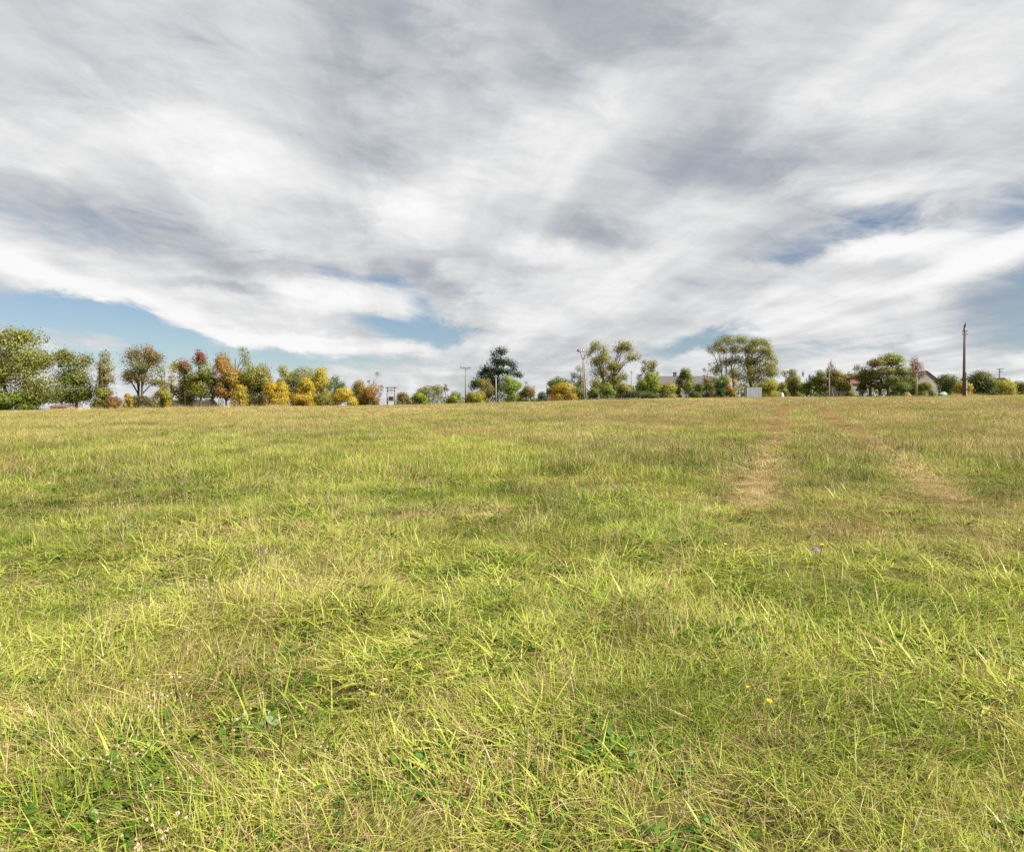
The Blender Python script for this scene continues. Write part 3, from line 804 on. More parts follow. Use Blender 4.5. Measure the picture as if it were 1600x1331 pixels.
    cnt = areas / (leaf * leaf) * 2.1 * dens * {'dense': 1.0, 'open': .85, 'sparse': .42, 'bare': .10, 'bush': 1.0, 'column': .9}.get(kind, 1)
    if cnt.sum() > lim: cnt *= lim / cnt.sum()
    C = []; NM = []; CC = []; UN = []
    for lb, n in zip(LB, cnt):
        n = int(n) + 1
        u = g.normal(size=(n, 3)); u /= np.linalg.norm(u, axis=1)[:, None]
        rr = (1 + airy * g.random(n)) * g.random(n) ** .38 * (1 + .18 * g.normal(size=n) * (g.random(n) < .35))
        p = lb[:3] + u * rr[:, None] * np.array([lb[3], lb[3], lb[4]])
        # break each lobe into sprays
        k = max(3, n // 26); sp_ = g.integers(0, k, n); ctr = g.normal(size=(k, 3)) * np.array([lb[3], lb[3], lb[4]]) * .10
        p = p + ctr[sp_]
        nn = u * .8 + np.array([0, 0, .45]) + g.normal(size=(n, 3)) * .55
        w_ = g.dirichlet(np.ones(len(cols)) * .8)
        base_c = sum(np.array(c) * q for c, q in zip(cols, w_)) * .6 + np.array(cols[0]) * .4
        cc = base_c[None, :] * g.uniform(.78, 1.22, (n, 1)) * (1 + g.normal(size=(n, 3)) * .05)
        C.append(p); NM.append(nn); CC.append(cc); UN.append(u)
    C = np.concatenate(C); NM = np.concatenate(NM); CC = np.concatenate(CC); UN = np.concatenate(UN)
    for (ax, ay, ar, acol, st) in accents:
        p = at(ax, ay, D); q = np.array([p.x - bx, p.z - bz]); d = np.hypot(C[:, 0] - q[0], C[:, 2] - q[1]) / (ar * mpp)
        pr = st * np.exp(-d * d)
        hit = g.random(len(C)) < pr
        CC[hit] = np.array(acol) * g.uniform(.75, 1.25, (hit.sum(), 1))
    keep = C[:, 2] > .03
    C, NM, CC, UN = C[keep], NM[keep], CC[keep], UN[keep]; n = len(C)
    flip = np.sign(np.sum(NM * UN, axis=1)); NM *= np.where(flip == 0, 1, flip)[:, None]
    NM /= np.linalg.norm(NM, axis=1)[:, None]
    a = np.cross(NM, g.normal(size=(n, 3))); a /= np.linalg.norm(a, axis=1)[:, None]; b = np.cross(NM, a)
    s = (leaf * .86 * g.uniform(.6, 1.25, n))[:, None]
    V = np.stack([C - a * s * .5, C - b * s * .38 + NM * s * .06, C + a * s * .5, C + b * s * .38 + NM * s * .06], 1).reshape(-1, 3)
    me = bpy.data.meshes.new('crown')
    me.vertices.add(4 * n); me.vertices.foreach_set('co', V.astype(np.float32).ravel())
    me.loops.add(4 * n); me.loops.foreach_set('vertex_index', np.arange(4 * n, dtype=np.int32))
    me.polygons.add(n); me.polygons.foreach_set('loop_start', np.arange(0, 4 * n, 4, dtype=np.int32)); me.polygons.foreach_set('loop_total', np.full(n, 4, np.int32))
    me.update(calc_edges=True)
    ca = me.attributes.new('leaf_colour', 'FLOAT_COLOR', 'POINT')
    ca.data.foreach_set('color', np.repeat(np.concatenate([np.clip(CC * 1.14, .003, .8), np.ones((n, 1))], 1), 4, 0).astype(np.float32).ravel())
    cen = np.array([0, 0, np.mean(C[:, 2])]); dn = C - cen; dn /= np.linalg.norm(dn, axis=1)[:, None] + 1e-6
    nv = UN * .75 + dn * .45 + NM * .45 + np.array([0, 0, .15]); nv /= np.linalg.norm(nv, axis=1)[:, None]
    me.polygons.foreach_set('use_smooth', [True] * n)
    me.normals_split_custom_set_from_vertices(np.repeat(nv, 4, 0).tolist())
    me.materials.append(LEAF)
    add_obj('crown', me, root)
    return root

B = dict(name='bush', cat='bush')
# --- left group
tree(12, 92, 507, 140, 'dense', [OL, YG, GR, OL], 'largest rounded olive tree, cut by the left edge of the photo', leaf=.30, lim=22000, nl=34,
     lobes=[(15, 540, 38, 30), (45, 560, 32, 28), (-15, 560, 40, 32), (60, 590, 22, 24), (20, 580, 36, 26), (40, 612, 34, 18), (0, 612, 36, 20), (-40, 590, 34, 36), (64, 566, 16, 18), (10, 522, 28, 15), (72, 608, 10, 12), (36, 525, 18, 14), (20, 623, 50, 11), (66, 620, 16, 10)], trunks=[8, 30])
tree(118, 104, 542, 62, 'dense', [OL, GR, GR], 'dark green bushy tree beside the big rounded tree', lobes=[(118, 570, 24, 20), (108, 590, 22, 18), (128, 592, 20, 20), (118, 612, 26, 18), (105, 556, 8, 9), (131, 560, 11, 12), (116, 553, 5, 8), (100, 618, 10, 12), (138, 612, 12, 16), (118, 624, 24, 11)],
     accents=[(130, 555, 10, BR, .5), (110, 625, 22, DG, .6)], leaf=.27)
tree(163, 103, 544, 44, 'sparse', [OL, YG, BR], 'slim thin leaved tree right of the dark bushy tree', lobes=[(164, 556, 9, 10), (158, 572, 11, 9), (170, 574, 11, 11), (160, 592, 13, 10), (172, 594, 12, 10), (164, 612, 15, 10), (152, 600, 9, 14)], leaf=.24, trunks=[153, 163], bark='pale_bark', dens=1.5)
tree(219, 112, 537, 74, 'sparse', [OL, BR, GR], 'airy two stemmed tree with reddish twigs and see through crown', lobes=[(225, 552, 14, 12), (240, 560, 12, 12), (210, 562, 13, 12), (232, 575, 18, 12), (205, 582, 14, 10), (248, 580, 9, 12), (196, 592, 9, 10), (222, 592, 20, 9), (240, 598, 12, 7), (232, 545, 8, 7)],
     trunks=[215, 222], leaf=.24, dens=1.25, airy=.3, accents=[(235, 545, 20, RB, .45)])
tree(266, 118, 563, 46, 'sparse', [YE, YG, YG], 'small yellow sparse tree left of the crimson topped tree', cb=.1, leaf=.26, dens=1.8, accents=[(252, 585, 9, GO, .8)], trunks=[258, 270], bark='pale_bark')
tree(311, 116, 546, 60, 'open', [OL, YG, GR], 'green tree with crimson top', lobes=[(312, 562, 12, 12), (293, 572, 13, 12), (325, 578, 14, 12), (303, 588, 18, 12), (323, 597, 14, 10), (292, 598, 13, 12), (311, 604, 18, 9), (308, 615, 18, 8), (316, 552, 6, 7), (285, 585, 9, 9)],
     accents=[(314, 554, 13, RE, .95), (292, 566, 11, RE, .85), (283, 572, 10, PU, .6)], leaf=.26, trunks=[290, 312], dens=1.1)
tree(366, 140, 540, 58, 'bare', [OL, SI], 'grey twiggy tree rising behind the orange tree', name='bare_tree', bark='grey_bark', leaf=.22, dens=4.5, cb=.35, nl=13)
tree(388, 141, 548, 22, 'bare', [BR], 'leafless forked tree with bare grey twigs', name='bare_tree', bark='grey_bark', leaf=.2, dens=.3, nl=6)
tree(354, 117, 549, 52, 'dense', [OR, OR, YG], 'orange leaved tree between the crimson topped tree and the pale green one', lobes=[(347, 562, 11, 13), (352, 580, 15, 14), (347, 597, 13, 10), (366, 590, 14, 14), (374, 600, 10, 14), (360, 605, 14, 10), (350, 610, 8, 6), (354, 616, 18, 8)],
     accents=[(375, 603, 15, GO, .8), (364, 592, 12, YG, .5), (350, 570, 20, OR, .8)], leaf=.25)
tree(398, 118, 567, 56, 'dense', [OL, SI, YG], 'pale green bushy tree right of the orange tree', cb=.0, leaf=.26, accents=[(418, 580, 10, BR, .3)], nl=20)
tree(431, 116, 596, 42, 'bush', [YE, GO, YG], 'yellow bush just left of the grey green willow', leaf=.24, accents=[(432, 603, 14, GO, .7)], **B)
tree(446, 132, 570, 34, 'dense', [YG, YG, OL], 'yellow green tree on the left shoulder of the willow', leaf=.27, cb=.1, nl=16)
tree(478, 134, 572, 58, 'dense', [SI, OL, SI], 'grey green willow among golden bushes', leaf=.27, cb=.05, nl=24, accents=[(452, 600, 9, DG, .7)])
tree(501, 131, 572, 30, 'dense', [YE, YG, YG], 'tall yellow tree on the right shoulder of the willow', leaf=.27, cb=.05, nl=16)
tree(479, 122, 588, 36, 'bush', [GO, YE, YG], 'golden orange young tree in front of the willow', leaf=.24, cb=.05)
tree(472, 119, 615, 42, 'bush', [GO, OR, YG], 'low golden bush at the foot of the willow', leaf=.22, **B)
tree(506, 121, 612, 34, 'bush', [OL, YG, BR], 'low olive bush under the tall yellow tree', leaf=.22, **B)
tree(522, 150, 586, 40, 'open', [GR, OL, GB], 'green tree standing behind the yellow trees', leaf=.30, cb=.1)
tree(540, 118, 606, 40, 'bush', [YE, YG, GO], 'bright yellow bush left of the orange brown bush', leaf=.23, **B)
tree(562, 122, 593, 36, 'bush', [OL, BR, GO], 'olive brown spreading bush behind the bright yellow bush', leaf=.23, **B)
tree(580, 119, 598, 34, 'bush', [OR, OR, OL], 'orange bush at the right end of the coloured row', leaf=.23, **B)
tree(584, 135, 580, 34, 'bare', [BR, RB], 'thin reddish tree almost leafless above the orange bush', name='bare_tree', bark='grey_bark', leaf=.22, dens=3, nl=10)
# --- middle
tree(628, 140, 612, 26, 'bush', [BR, OL, GR], 'dark brownish bush right of the transformer stand', leaf=.24, **B)
tree(656, 138, 613, 30, 'bush', [BG, OL, YG], 'green bush at the foot of the old apple trees', leaf=.24, **B)
tree(674, 150, 600, 46, 'sparse', [SI, BR, OL], 'old apple tree with thin grey crown', leaf=.26, dens=1.7, cb=.3, bark='bark', trunks=[666, 676], nl=18)
tree(698, 150, 599, 24, 'bare', [RB, SI], 'small reddish apple tree right of the old apple tree', leaf=.26, dens=5, nl=9, accents=[(699, 608, 6, RB, .8)])
tree(711, 142, 611, 28, 'bush', [BG, YG, OL], 'rounded green bush just left of the crossarm pole', leaf=.24, **B)
tree(743, 143, 611, 34, 'bush', [YG, OL, YG], 'yellow green bush between the crossarm pole and the pine', leaf=.24, **B)
tree(758, 146, 591, 32, 'dense', [OL, BR, YG], 'brown tipped olive tree in front of the dark pine', leaf=.26, cb=0, accents=[(760, 596, 10, BR, .5)], nl=16)
PN = dict(name='pine_tree', cat='pine tree')
tree(776, 156, 541, 86, 'dense', [DG, DG, (0.06, 0.085, 0.03)], 'tall dark pine with broken cone shaped crown', trunks=[776], leaf=.34, lim=18000, dens=.8, airy=.3, tr=.38,
     lobes=[(779, 550, 10, 8), (772, 556, 6, 6), (776, 565, 14, 8), (790, 566, 10, 7), (802, 570, 7, 7), (758, 575, 9, 7), (768, 577, 11, 7), (786, 580, 15, 6), (804, 582, 10, 6), (813, 586, 6, 5), (752, 584, 9, 6), (745, 596, 9, 7), (738, 604, 7, 6), (766, 592, 16, 9), (778, 605, 12, 12), (774, 618, 8, 10), (754, 600, 10, 9)], **PN)
tree(797, 145, 586, 38, 'dense', [BG, BG, YG], 'vivid green tree right of the dark pine', leaf=.26, cb=.08, nl=18)
tree(823, 148, 601, 32, 'bush', [BR, OL, OL], 'brown green bush right of the vivid green tree', leaf=.25, **B)
tree(822, 175, 595, 18, 'bare', [OL, BR], 'faint thin tree showing above the brown green bush', leaf=.26, dens=4, name='bare_tree', bark='grey_bark', nl=7)
tree(846, 165, 611, 22, 'bush', [GB, GB, GR], 'blue green round bush left of the red house', leaf=.26, **B)
tree(872, 172, 588, 42, 'open', [GR, OL, GB], 'green tree behind the golden tree by the red house', leaf=.32, cb=.2)
tree(881, 134, 597, 42, 'bush', [GO, OR, YG], 'golden yellow round tree in front of the red house', leaf=.25, trunks=[884], cb=.05, accents=[(870, 605, 14, GO, .6), (890, 612, 14, OL, .5)])
tree(902, 140, 569, 30, 'sparse', [OL, BR, SI], 'arching small crown left of the twin legged pole', leaf=.26, dens=1.3, lobes=[(906, 577, 8, 6), (898, 586, 8, 5), (909, 592, 8, 6), (894, 595, 4, 5), (907, 604, 10, 8)], trunks=[908])
tree(903, 137, 604, 34, 'bush', [OL, GR, DG], 'dark olive bush at the foot of the twin legged pole', leaf=.25, **B)
tree(952, 142, 529, 92, 'open', [OL, (0.2, 0.17, .05), YG], 'large walnut tree with open ragged crown behind the twin legged pole', leaf=.30, lim=18000, tr=.42, dens=.8, airy=.3, trunks=[945, 958],
     lobes=[(930, 541, 10, 8), (922, 552, 6, 8), (942, 548, 8, 9), (975, 538, 11, 7), (985, 545, 9, 8), (968, 546, 10, 7), (992, 558, 6, 6), (981, 560, 10, 6), (930, 565, 12, 8), (948, 562, 13, 8), (963, 572, 12, 8), (938, 582, 15, 10), (956, 590, 16, 10), (972, 588, 10, 9), (945, 603, 16, 9), (966, 604, 14, 9), (928, 600, 10, 10), (955, 575, 9, 6)],
     accents=[(948, 580, 8, GO, .45), (978, 540, 14, BR, .35)])
tree(949, 130, 598, 26, 'bush', [BG, YG, GR], 'bright leafy bush under the walnut tree', leaf=.24, **B)
tree(926, 132, 606, 20, 'bush', [GR, OL, DG], 'green bush between the twin legged pole and the bright leafy bush', leaf=.24, **B)
tree(976, 134, 598, 34, 'bush', [OL, YG, SI], 'grey green bush right of the bright leafy bush', leaf=.25, **B)
tree(1012, 150, 561, 38, 'sparse', [OL, SI, BR], 'thin crowned tree rising behind the bright green tree', leaf=.28, dens=1.6, cb=.35)
tree(1012, 136, 582, 44, 'dense', [BG, OL, YG], 'bright green tree left of the barn roof', leaf=.26, cb=.12, nl=20, trunks=[1010])
tree(1042, 138, 597, 36, 'bush', [YG, OL, SI], 'pale green bush hiding the left end of the barn', leaf=.25, **B)
tree(1056, 142, 604, 20, 'bush', [OL, GR, YG], 'small olive bush in front of the barn wall', leaf=.24, **B)
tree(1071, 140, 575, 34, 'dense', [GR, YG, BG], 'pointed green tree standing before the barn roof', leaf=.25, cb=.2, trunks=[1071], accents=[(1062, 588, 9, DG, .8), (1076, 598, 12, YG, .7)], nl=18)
tree(1092, 141, 598, 24, 'bush', [GR, DG, BG], 'dark green bush right of the pointed green tree', leaf=.24, **B)
tree(1108, 142, 590, 26, 'bush', [OL, BR, OL], 'olive brown bush before the right end of the barn', leaf=.25, **B)
tree(1104, 160, 566, 24, 'bare', [SI, BR], 'thin bare twigged tree left of the two tall trees', leaf=.24, dens=3, name='bare_tree', bark='grey_bark', nl=9)
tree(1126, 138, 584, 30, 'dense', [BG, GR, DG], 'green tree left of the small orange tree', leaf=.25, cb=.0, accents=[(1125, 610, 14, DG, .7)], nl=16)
tree(1137, 152, 523, 66, 'open', [OL, (0.2, 0.17, .06), OL], 'left of the two tallest trees, with several bare stems and a feathery top', leaf=.28, lim=20000, dens=.85, airy=.35, tr=.28, trunks=[1127, 1135, 1145], bark='grey_bark',
     lobes=[(1122, 538, 9, 7), (1135, 531, 12, 7), (1150, 530, 12, 7), (1163, 532, 8, 7), (1112, 546, 8, 6), (1128, 546, 10, 7), (1146, 544, 12, 8), (1160, 546, 8, 7), (1108, 553, 5, 4), (1130, 566, 12, 8), (1150, 562, 12, 8), (1162, 570, 8, 10), (1120, 578, 9, 8), (1142, 582, 13, 9), (1158, 590, 10, 10)])
tree(1176, 150, 527, 70, 'open', [OL, YG, (0.2, 0.17, .05)], 'right of the two tallest trees, fuller and rounder with a forked trunk', leaf=.28, lim=20000, dens=.95, airy=.32, tr=.36, trunks=[1174],
     lobes=[(1178, 534, 9, 7), (1192, 534, 10, 7), (1170, 548, 10, 8), (1186, 548, 12, 8), (1202, 542, 6, 6), (1200, 556, 9, 8), (1212, 562, 6, 7), (1180, 562, 12, 8), (1166, 566, 8, 8), (1196, 570, 12, 8), (1212, 576, 7, 6), (1184, 578, 16, 9), (1168, 582, 8, 9), (1200, 584, 12, 8), (1180, 592, 15, 8)])
tree(1143, 136, 590, 24, 'dense', [OR, OR, GO], 'small orange tree under the two tallest trees', leaf=.24, cb=.15, accents=[(1144, 610, 12, YG, .4)], nl=14)
tree(1200, 140, 591, 44, 'bush', [YG, OL, YG], 'yellow green bush right of the white trailer', leaf=.25, **B)
# --- right
tree(1230, 160, 576, 40, 'open', [OL, GR, BR], 'olive tree right of the two tallest trees', leaf=.30, cb=.1, nl=18)
tree(1244, 148, 586, 30, 'dense', [OL, GR, SI], 'mid green shrubby tree before the olive tree', leaf=.27, cb=.1)
tree(1223, 146, 596, 24, 'bush', [OL, SI, GR], 'grey green bush behind the white and lilac bundle', leaf=.25, **B)
tree(1260, 152, 580, 16, 'bare', [PU, PU], 'small purple twigged tree with two tufts', leaf=.24, dens=7, name='bare_tree', bark='grey_bark', nl=7)
tree(1261, 140, 593, 24, 'dense', [GR, OL, BG], 'small round orchard tree below the purple twigs', leaf=.25, cb=.25, nl=14)
tree(1282, 137, 578, 34, 'dense', [GR, OL, BR], 'orchard tree left of the plain wooden pole', leaf=.25, cb=.27, trunks=[1281], nl=18, accents=[(1285, 582, 12, BR, .5)])
tree(1300, 158, 560, 24, 'bare', [BR, OL], 'bare upright poplar rising behind the orchard', leaf=.22, dens=2.2, name='bare_tree', bark='grey_bark', lobes=[(1299, 572, 4, 12), (1294, 580, 4, 10), (1304, 580, 4, 10), (1309, 586, 4, 8), (1290, 586, 4, 8)])
tree(1309, 136, 577, 38, 'dense', [OL, GR, BR], 'orchard tree with brown tinged crown right of the plain wooden pole', leaf=.25, cb=.27, trunks=[1297, 1311], nl=20, accents=[(1306, 582, 14, OR, .25)])
tree(1336, 168, 569, 28, 'open', [BR, SI, OL], 'pinkish brown tree above the red tiled roof', leaf=.28, cb=.3, dens=.9)
tree(1326, 141, 598, 20, 'bush', [YG, SI, YG], 'pale round bush below the red tiled roof', leaf=.23, **B)
tree(1348, 138, 595, 22, 'dense', [GR, OL, OL], 'small orchard tree left of the wide domed tree', leaf=.25, cb=.3, nl=14)
tree(1382, 134, 551, 74, 'open', [OL, GR, OL], 'wide domed olive tree with orange tinged left side', leaf=.28, lim=18000, dens=1.2, tr=.36, trunks=[1361, 1376, 1382],
     lobes=[(1382, 563, 16, 10), (1364, 568, 13, 9), (1400, 566, 14, 9), (1352, 580, 10, 8), (1370, 582, 15, 9), (1390, 580, 15, 9), (1408, 580, 11, 9), (1362, 593, 15, 8), (1385, 594, 16, 8), (1404, 593, 13, 9), (1378, 602, 16, 6), (1350, 592, 10, 8)],
     accents=[(1360, 567, 14, OR, .45), (1352, 580, 10, BR, .4), (1400, 600, 22, DG, .35)])
tree(1405, 130, 596, 34, 'bush', [GR, DG, BG], 'dark green bush under the wide domed tree', leaf=.25, **B)
tree(1430, 140, 554, 28, 'sparse', [BR, OL, RB], 'slender birch with red tinged top', name='birch_tree', bark='pale_bark', leaf=.22, dens=.9,
     lobes=[(1432, 562, 6, 8), (1422, 566, 6, 6), (1438, 572, 6, 9), (1428, 576, 7, 8), (1418, 582, 6, 6), (1440, 584, 5, 6), (1430, 590, 8, 8)])
tree(1422, 137, 588, 28, 'dense', [OL, DG, GR], 'dark olive bushy tree behind the pale wooden pole', leaf=.25, cb=.0, nl=16)
tree(1446, 128, 596, 32, 'bush', [OL, YG, GR], 'olive bush in front of the pale gable house', leaf=.25, **B)
tree(1482, 118, 583, 38, 'dense', [GR, DG, BR], 'dark reddish green bush left of the tall dark pole', name='bush', cat='bush', leaf=.25, cb=0, nl=18, accents=[(1470, 590, 8, RB, .35)])
tree(1503, 108, 595, 28, 'bush', [(0.42, .31, .07), GO, YG], 'ochre bush at the foot of the tall dark pole', leaf=.22, **B)
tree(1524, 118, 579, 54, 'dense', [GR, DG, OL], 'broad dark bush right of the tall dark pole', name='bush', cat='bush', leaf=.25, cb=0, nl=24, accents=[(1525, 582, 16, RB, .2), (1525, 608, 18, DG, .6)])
tree(1564, 124, 592, 46, 'bush', [YG, OL, OL], 'yellow olive bush before the tan house', leaf=.25, **B)
tree(1596, 126, 595, 34, 'bush', [OL, GR, OL], 'green bush at the right edge beyond the yellow olive bush', leaf=.25, **B)
tree(1628, 128, 586, 44, 'bush', [GR, OL, OL], 'green bush just outside the right edge', leaf=.25, **B)
# low growth at the foot of the rows
tree(178, 100, 619, 26, 'bush', [RB, BR, GO], 'low russet bramble under the slim thin leaved tree', leaf=.16, **B)
tree(200, 104, 614, 14, 'bush', [GO, YG], 'tiny yellow bush left of the airy two stemmed tree', leaf=.16, **B)
tree(218, 108, 617, 44, 'bush', [DG, OL, BR], 'dark low bush around the stems of the airy tree', leaf=.18, **B)
tree(30, 90, 612, 60, 'bush', [GR, OL, BG], 'low green bush at the foot of the big rounded tree', leaf=.2, **B)
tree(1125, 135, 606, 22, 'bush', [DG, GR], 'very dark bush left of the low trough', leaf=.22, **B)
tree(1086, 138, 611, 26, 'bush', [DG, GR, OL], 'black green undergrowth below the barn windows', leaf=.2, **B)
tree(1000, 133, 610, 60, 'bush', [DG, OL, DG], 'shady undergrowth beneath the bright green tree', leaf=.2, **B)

def far_hedge():
    """continuous growth far behind the houses and orchard, one mass"""
    g = np.random.default_rng(77); C = []; CC = []
    for (p0, p1, D, t0, n) in ((985, 1330, 186, 603, 9000), (1200, 1420, 184, 600, 5000), (1400, 1680, 186, 601, 6500), (620, 870, 200, 621, 3500), (870, 990, 190, 607, 3200), (140, 350, 200, 626, 2200)):
        px = g.uniform(p0, p1, n); d = D + g.uniform(-4, 4, n)
        x = (px - 800) / F * d; z0 = H(x, d)
        top = np.array([at(800, t0, D).z]) + (vnoise(px, px * 0, 9, 71) - .5) * 1.6 + (vnoise(px, px * 0, 2.5, 72) - .5) * .8
        z = z0 + (top - z0) * g.random(n) ** .6
        C.append(np.stack([x, d, z], 1)); c = np.array(OL)[None] * (1 - vnoise(px, z, 4, 73)[:, None]) + np.array(GR)[None] * vnoise(px, z, 4, 73)[:, None]
        CC.append(c * g.uniform(.6, 1.25, (n, 1)))
    C = np.concatenate(C); CC = np.concatenate(CC); n = len(C)
    NM = g.normal(size=(n, 3)) + np.array([0, -.5, .5]); NM /= np.linalg.norm(NM, axis=1)[:, None]
    a = np.cross(NM, g.normal(size=(n, 3))); a /= np.linalg.norm(a, axis=1)[:, None]; b = np.cross(NM, a); q = g.uniform(.3, .6, n)[:, None]
    V = np.stack([C - a * q * .5, C + b * q * .38, C + a * q * .5, C - b * q * .38], 1).reshape(-1, 3)
    me = bpy.data.meshes.new('far_hedge'); me.from_pydata(V.tolist(), [], np.arange(4 * n).reshape(-1, 4).tolist())
    ca = me.attributes.new('leaf_colour', 'FLOAT_COLOR', 'POINT')
    ca.data.foreach_set('color', np.repeat(np.concatenate([CC, np.ones((n, 1))], 1), 4, 0).astype(np.float32).ravel())
    me.materials.append(LEAF)
    o = bpy.data.objects.new('far_hedge', me); COL.objects.link(o)
    tag(o, 'dull green growth far behind the trees and houses, reading as one mass', kind='stuff')
far_hedge()
tree(158, 101, 606, 34, 'bush', [OL, GR, YG], 'leafy low bush between the dark bushy tree and the slim tree', leaf=.2, **B)
tree(255, 114, 606, 30, 'bush', [YG, OL, YE], 'yellow green bush under the small yellow sparse tree', leaf=.2, **B)
tree(291, 118, 598, 34, 'dense', [OL, YG, GR], 'olive lower growth left under the crimson topped tree', leaf=.22, cb=.0, dens=.6)
tree(334, 119, 580, 30, 'dense', [OL, YG, SI], 'pale growth between the crimson topped tree and the orange tree', leaf=.22, cb=.0, dens=.6)
tree(374, 114, 600, 30, 'bush', [GO, YG, OL], 'golden bush at the right foot of the orange tree', leaf=.22, **B)
tree(414, 119, 590, 36, 'bush', [OL, YG, SI], 'olive bush between the pale green tree and the yellow bush', leaf=.24, **B)

# ------------------------------------------------------------------ poles
def insulator(m, c, s=1.0):
    m.lathe(c, [(.03 * s, 0), (.03 * s, .06 * s), (.09 * s, .07 * s), (.06 * s, .13 * s), (.085 * s, .15 * s), (.05 * s, .22 * s), (.06 * s, .25 * s), (.02 * s, .29 * s)], 8)
def plain_pole(px, D, top, mat, label, r=.13, name='utility_pole', group=None, lean=0.0):
    p = at(px, 620, D); g = h(p.x, D); Ht = at(px, top, D).z - g
    root = empty(name, (p.x, D, g)); tag(root, label, 'pole', group)
    m = MB(); m.tube([(0, 0, -.4), (lean * .5, 0, Ht * .5), (lean, 0, Ht)], [r * 1.25, r, r * .78], 12); m.build('shaft', MAT[mat], root, True)
    return root, Ht
def cap(root, Ht, mat='steel', r=.13):
    m = MB(); m.lathe((0, 0, Ht), [(r, 0), (r * .9, .05), (.03, .12)], 10); m.build('pole_cap', MAT[mat], root)
def house_arm(root, Ht, s=1.0, n=2):
    m = MB(); m.box((0, -.12, Ht - .35), (1.1 * s, .09, .09)); m.build('crossarm', MAT['steel'], root)
    for i in range(n):
        k = MB(); insulator(k, ((i / (n - 1) - .5) * .9 * s, -.12, Ht - .30), .8); k.build('insulator', MAT['ceramic'], root)
# crossarm pole
r0, Hh = plain_pole(727.5, 150, 574.5, 'grey_wood', 'grey pole with a wide crossarm and upright insulators', .15)
m = MB(); m.box((0, -.16, Hh - .12), (2.3, .12, .13)); m.build('crossarm', MAT['steel'], r0)
for s in (-1, 1):
    b = MB(); b.tube([(0, -.16, Hh - .85), (s * .75, -.16, Hh - .19)], .03, 6); b.build('brace', MAT['steel'], r0)
for i, x in enumerate((-1.0, -.35, .95)):
    k = MB(); insulator(k, (x, -.16, Hh - .05), 1.6 if i == 0 else 1.35); k.build('insulator', MAT['ceramic'], r0)
k = MB(); k.box((-1.22, -.16, Hh - .16), (.22, .08, .08), ry=.5); k.build('arm_tip', MAT['steel'], r0)
# plain concrete pole before the pine
r0, Hh = plain_pole(775, 143, 587, 'concrete', 'plain pale concrete pole in front of the dark pine', .15); house_arm(r0, Hh, .7); cap(r0, Hh, 'concrete', .12)
r0, Hh = plain_pole(1295.5, 128, 578, 'pale_wood', 'plain wooden pole standing in front of the orchard trees', .125)
house_arm(r0, Hh, .8); b = MB(); b.tube([(.05, -.1, Hh - .3), (.5, -.5, Hh - 1.6)], .03, 6); b.build('stay_arm', MAT['pale_wood'], r0)
r0, Hh = plain_pole(1432, 122, 584, 'pale_wood', 'pale wooden pole below the slender birch', .125); house_arm(r0, Hh, 1.0)
r0, Hh = plain_pole(1561.5, 172, 576, 'pole_wood', 'short crossarm pole rising behind the tan house roof', .2)
for dz in (.12, .75):
    m = MB(); m.box((0, -.2, Hh - dz), (1.9 if dz < .5 else 1.0, .13, .13)); m.build('crossarm', MAT['steel'], r0)
r0, Hh = plain_pole(834.5, 185, 602, 'grey_wood', 'tiny distant pole right of the brown green bush', .14); cap(r0, Hh); house_arm(r0, Hh, .8)
r0, Hh = plain_pole(986.5, 165, 580, 'concrete', 'thin pale pole half hidden right of the walnut tree', .13); cap(r0, Hh); house_arm(r0, Hh, .8)

# tall dark pole at the right with its arm pointing at the camera
D = 92.0
r0, Hh = plain_pole(1506.0, D, 518, 'dark_pole', 'tall dark wooden pole on a pale concrete stub, tallest pole at the right', .17)
r0.rotation_euler[2] = -math.atan2(r0.location.x, r0.location.y)
zs = at(1506, 582, D).z - r0.location.z
st = MB(); st.tube([(.27, 0, -.4), (.25, 0, zs * .6), (.23, 0, zs)], [.16, .14, .11], 4); st.build('concrete_stub', MAT['concrete'], r0)
for dz in (.35, .75):
    k = MB(); k.box((.10, 0, zs * dz), (.66, .44, .10)); k.build('clamp', MAT['steel'], r0)
hd = MB(); hd.tube([(0, 0, Hh - .05), (-.07, 0, Hh + .35), (-.03, 0, Hh + .65), (.05, 0, Hh + .9)], [.12, .10, .11, .12], 8); hd.build('pole_head', MAT['steel'], r0, True)
am = MB(); am.box((.05, -.1, Hh + .80), (.14, 2.2, .16)); am.build('crossarm', MAT['steel'], r0)
for y in (-1.05, -.1, .85):
    k = MB(); insulator(k, (.05, y, Hh + .88), .8); k.build('insulator', MAT['ceramic'], r0)
for dz in (.02, .42):
    k = MB(); k.box((.02, 0, Hh - dz), (.56, .12, .07)); k.tube([(-.24, 0, Hh - dz + .03), (-.24, 0, Hh - dz + .16)], .045, 6); k.tube([(.28, 0, Hh - dz + .03), (.28, 0, Hh - dz + .16)], .045, 6); k.build('side_bracket', MAT['steel'], r0)
TALL_TOP = Vector(r0.location) + Vector((0.05, 0, Hh + 1.05))

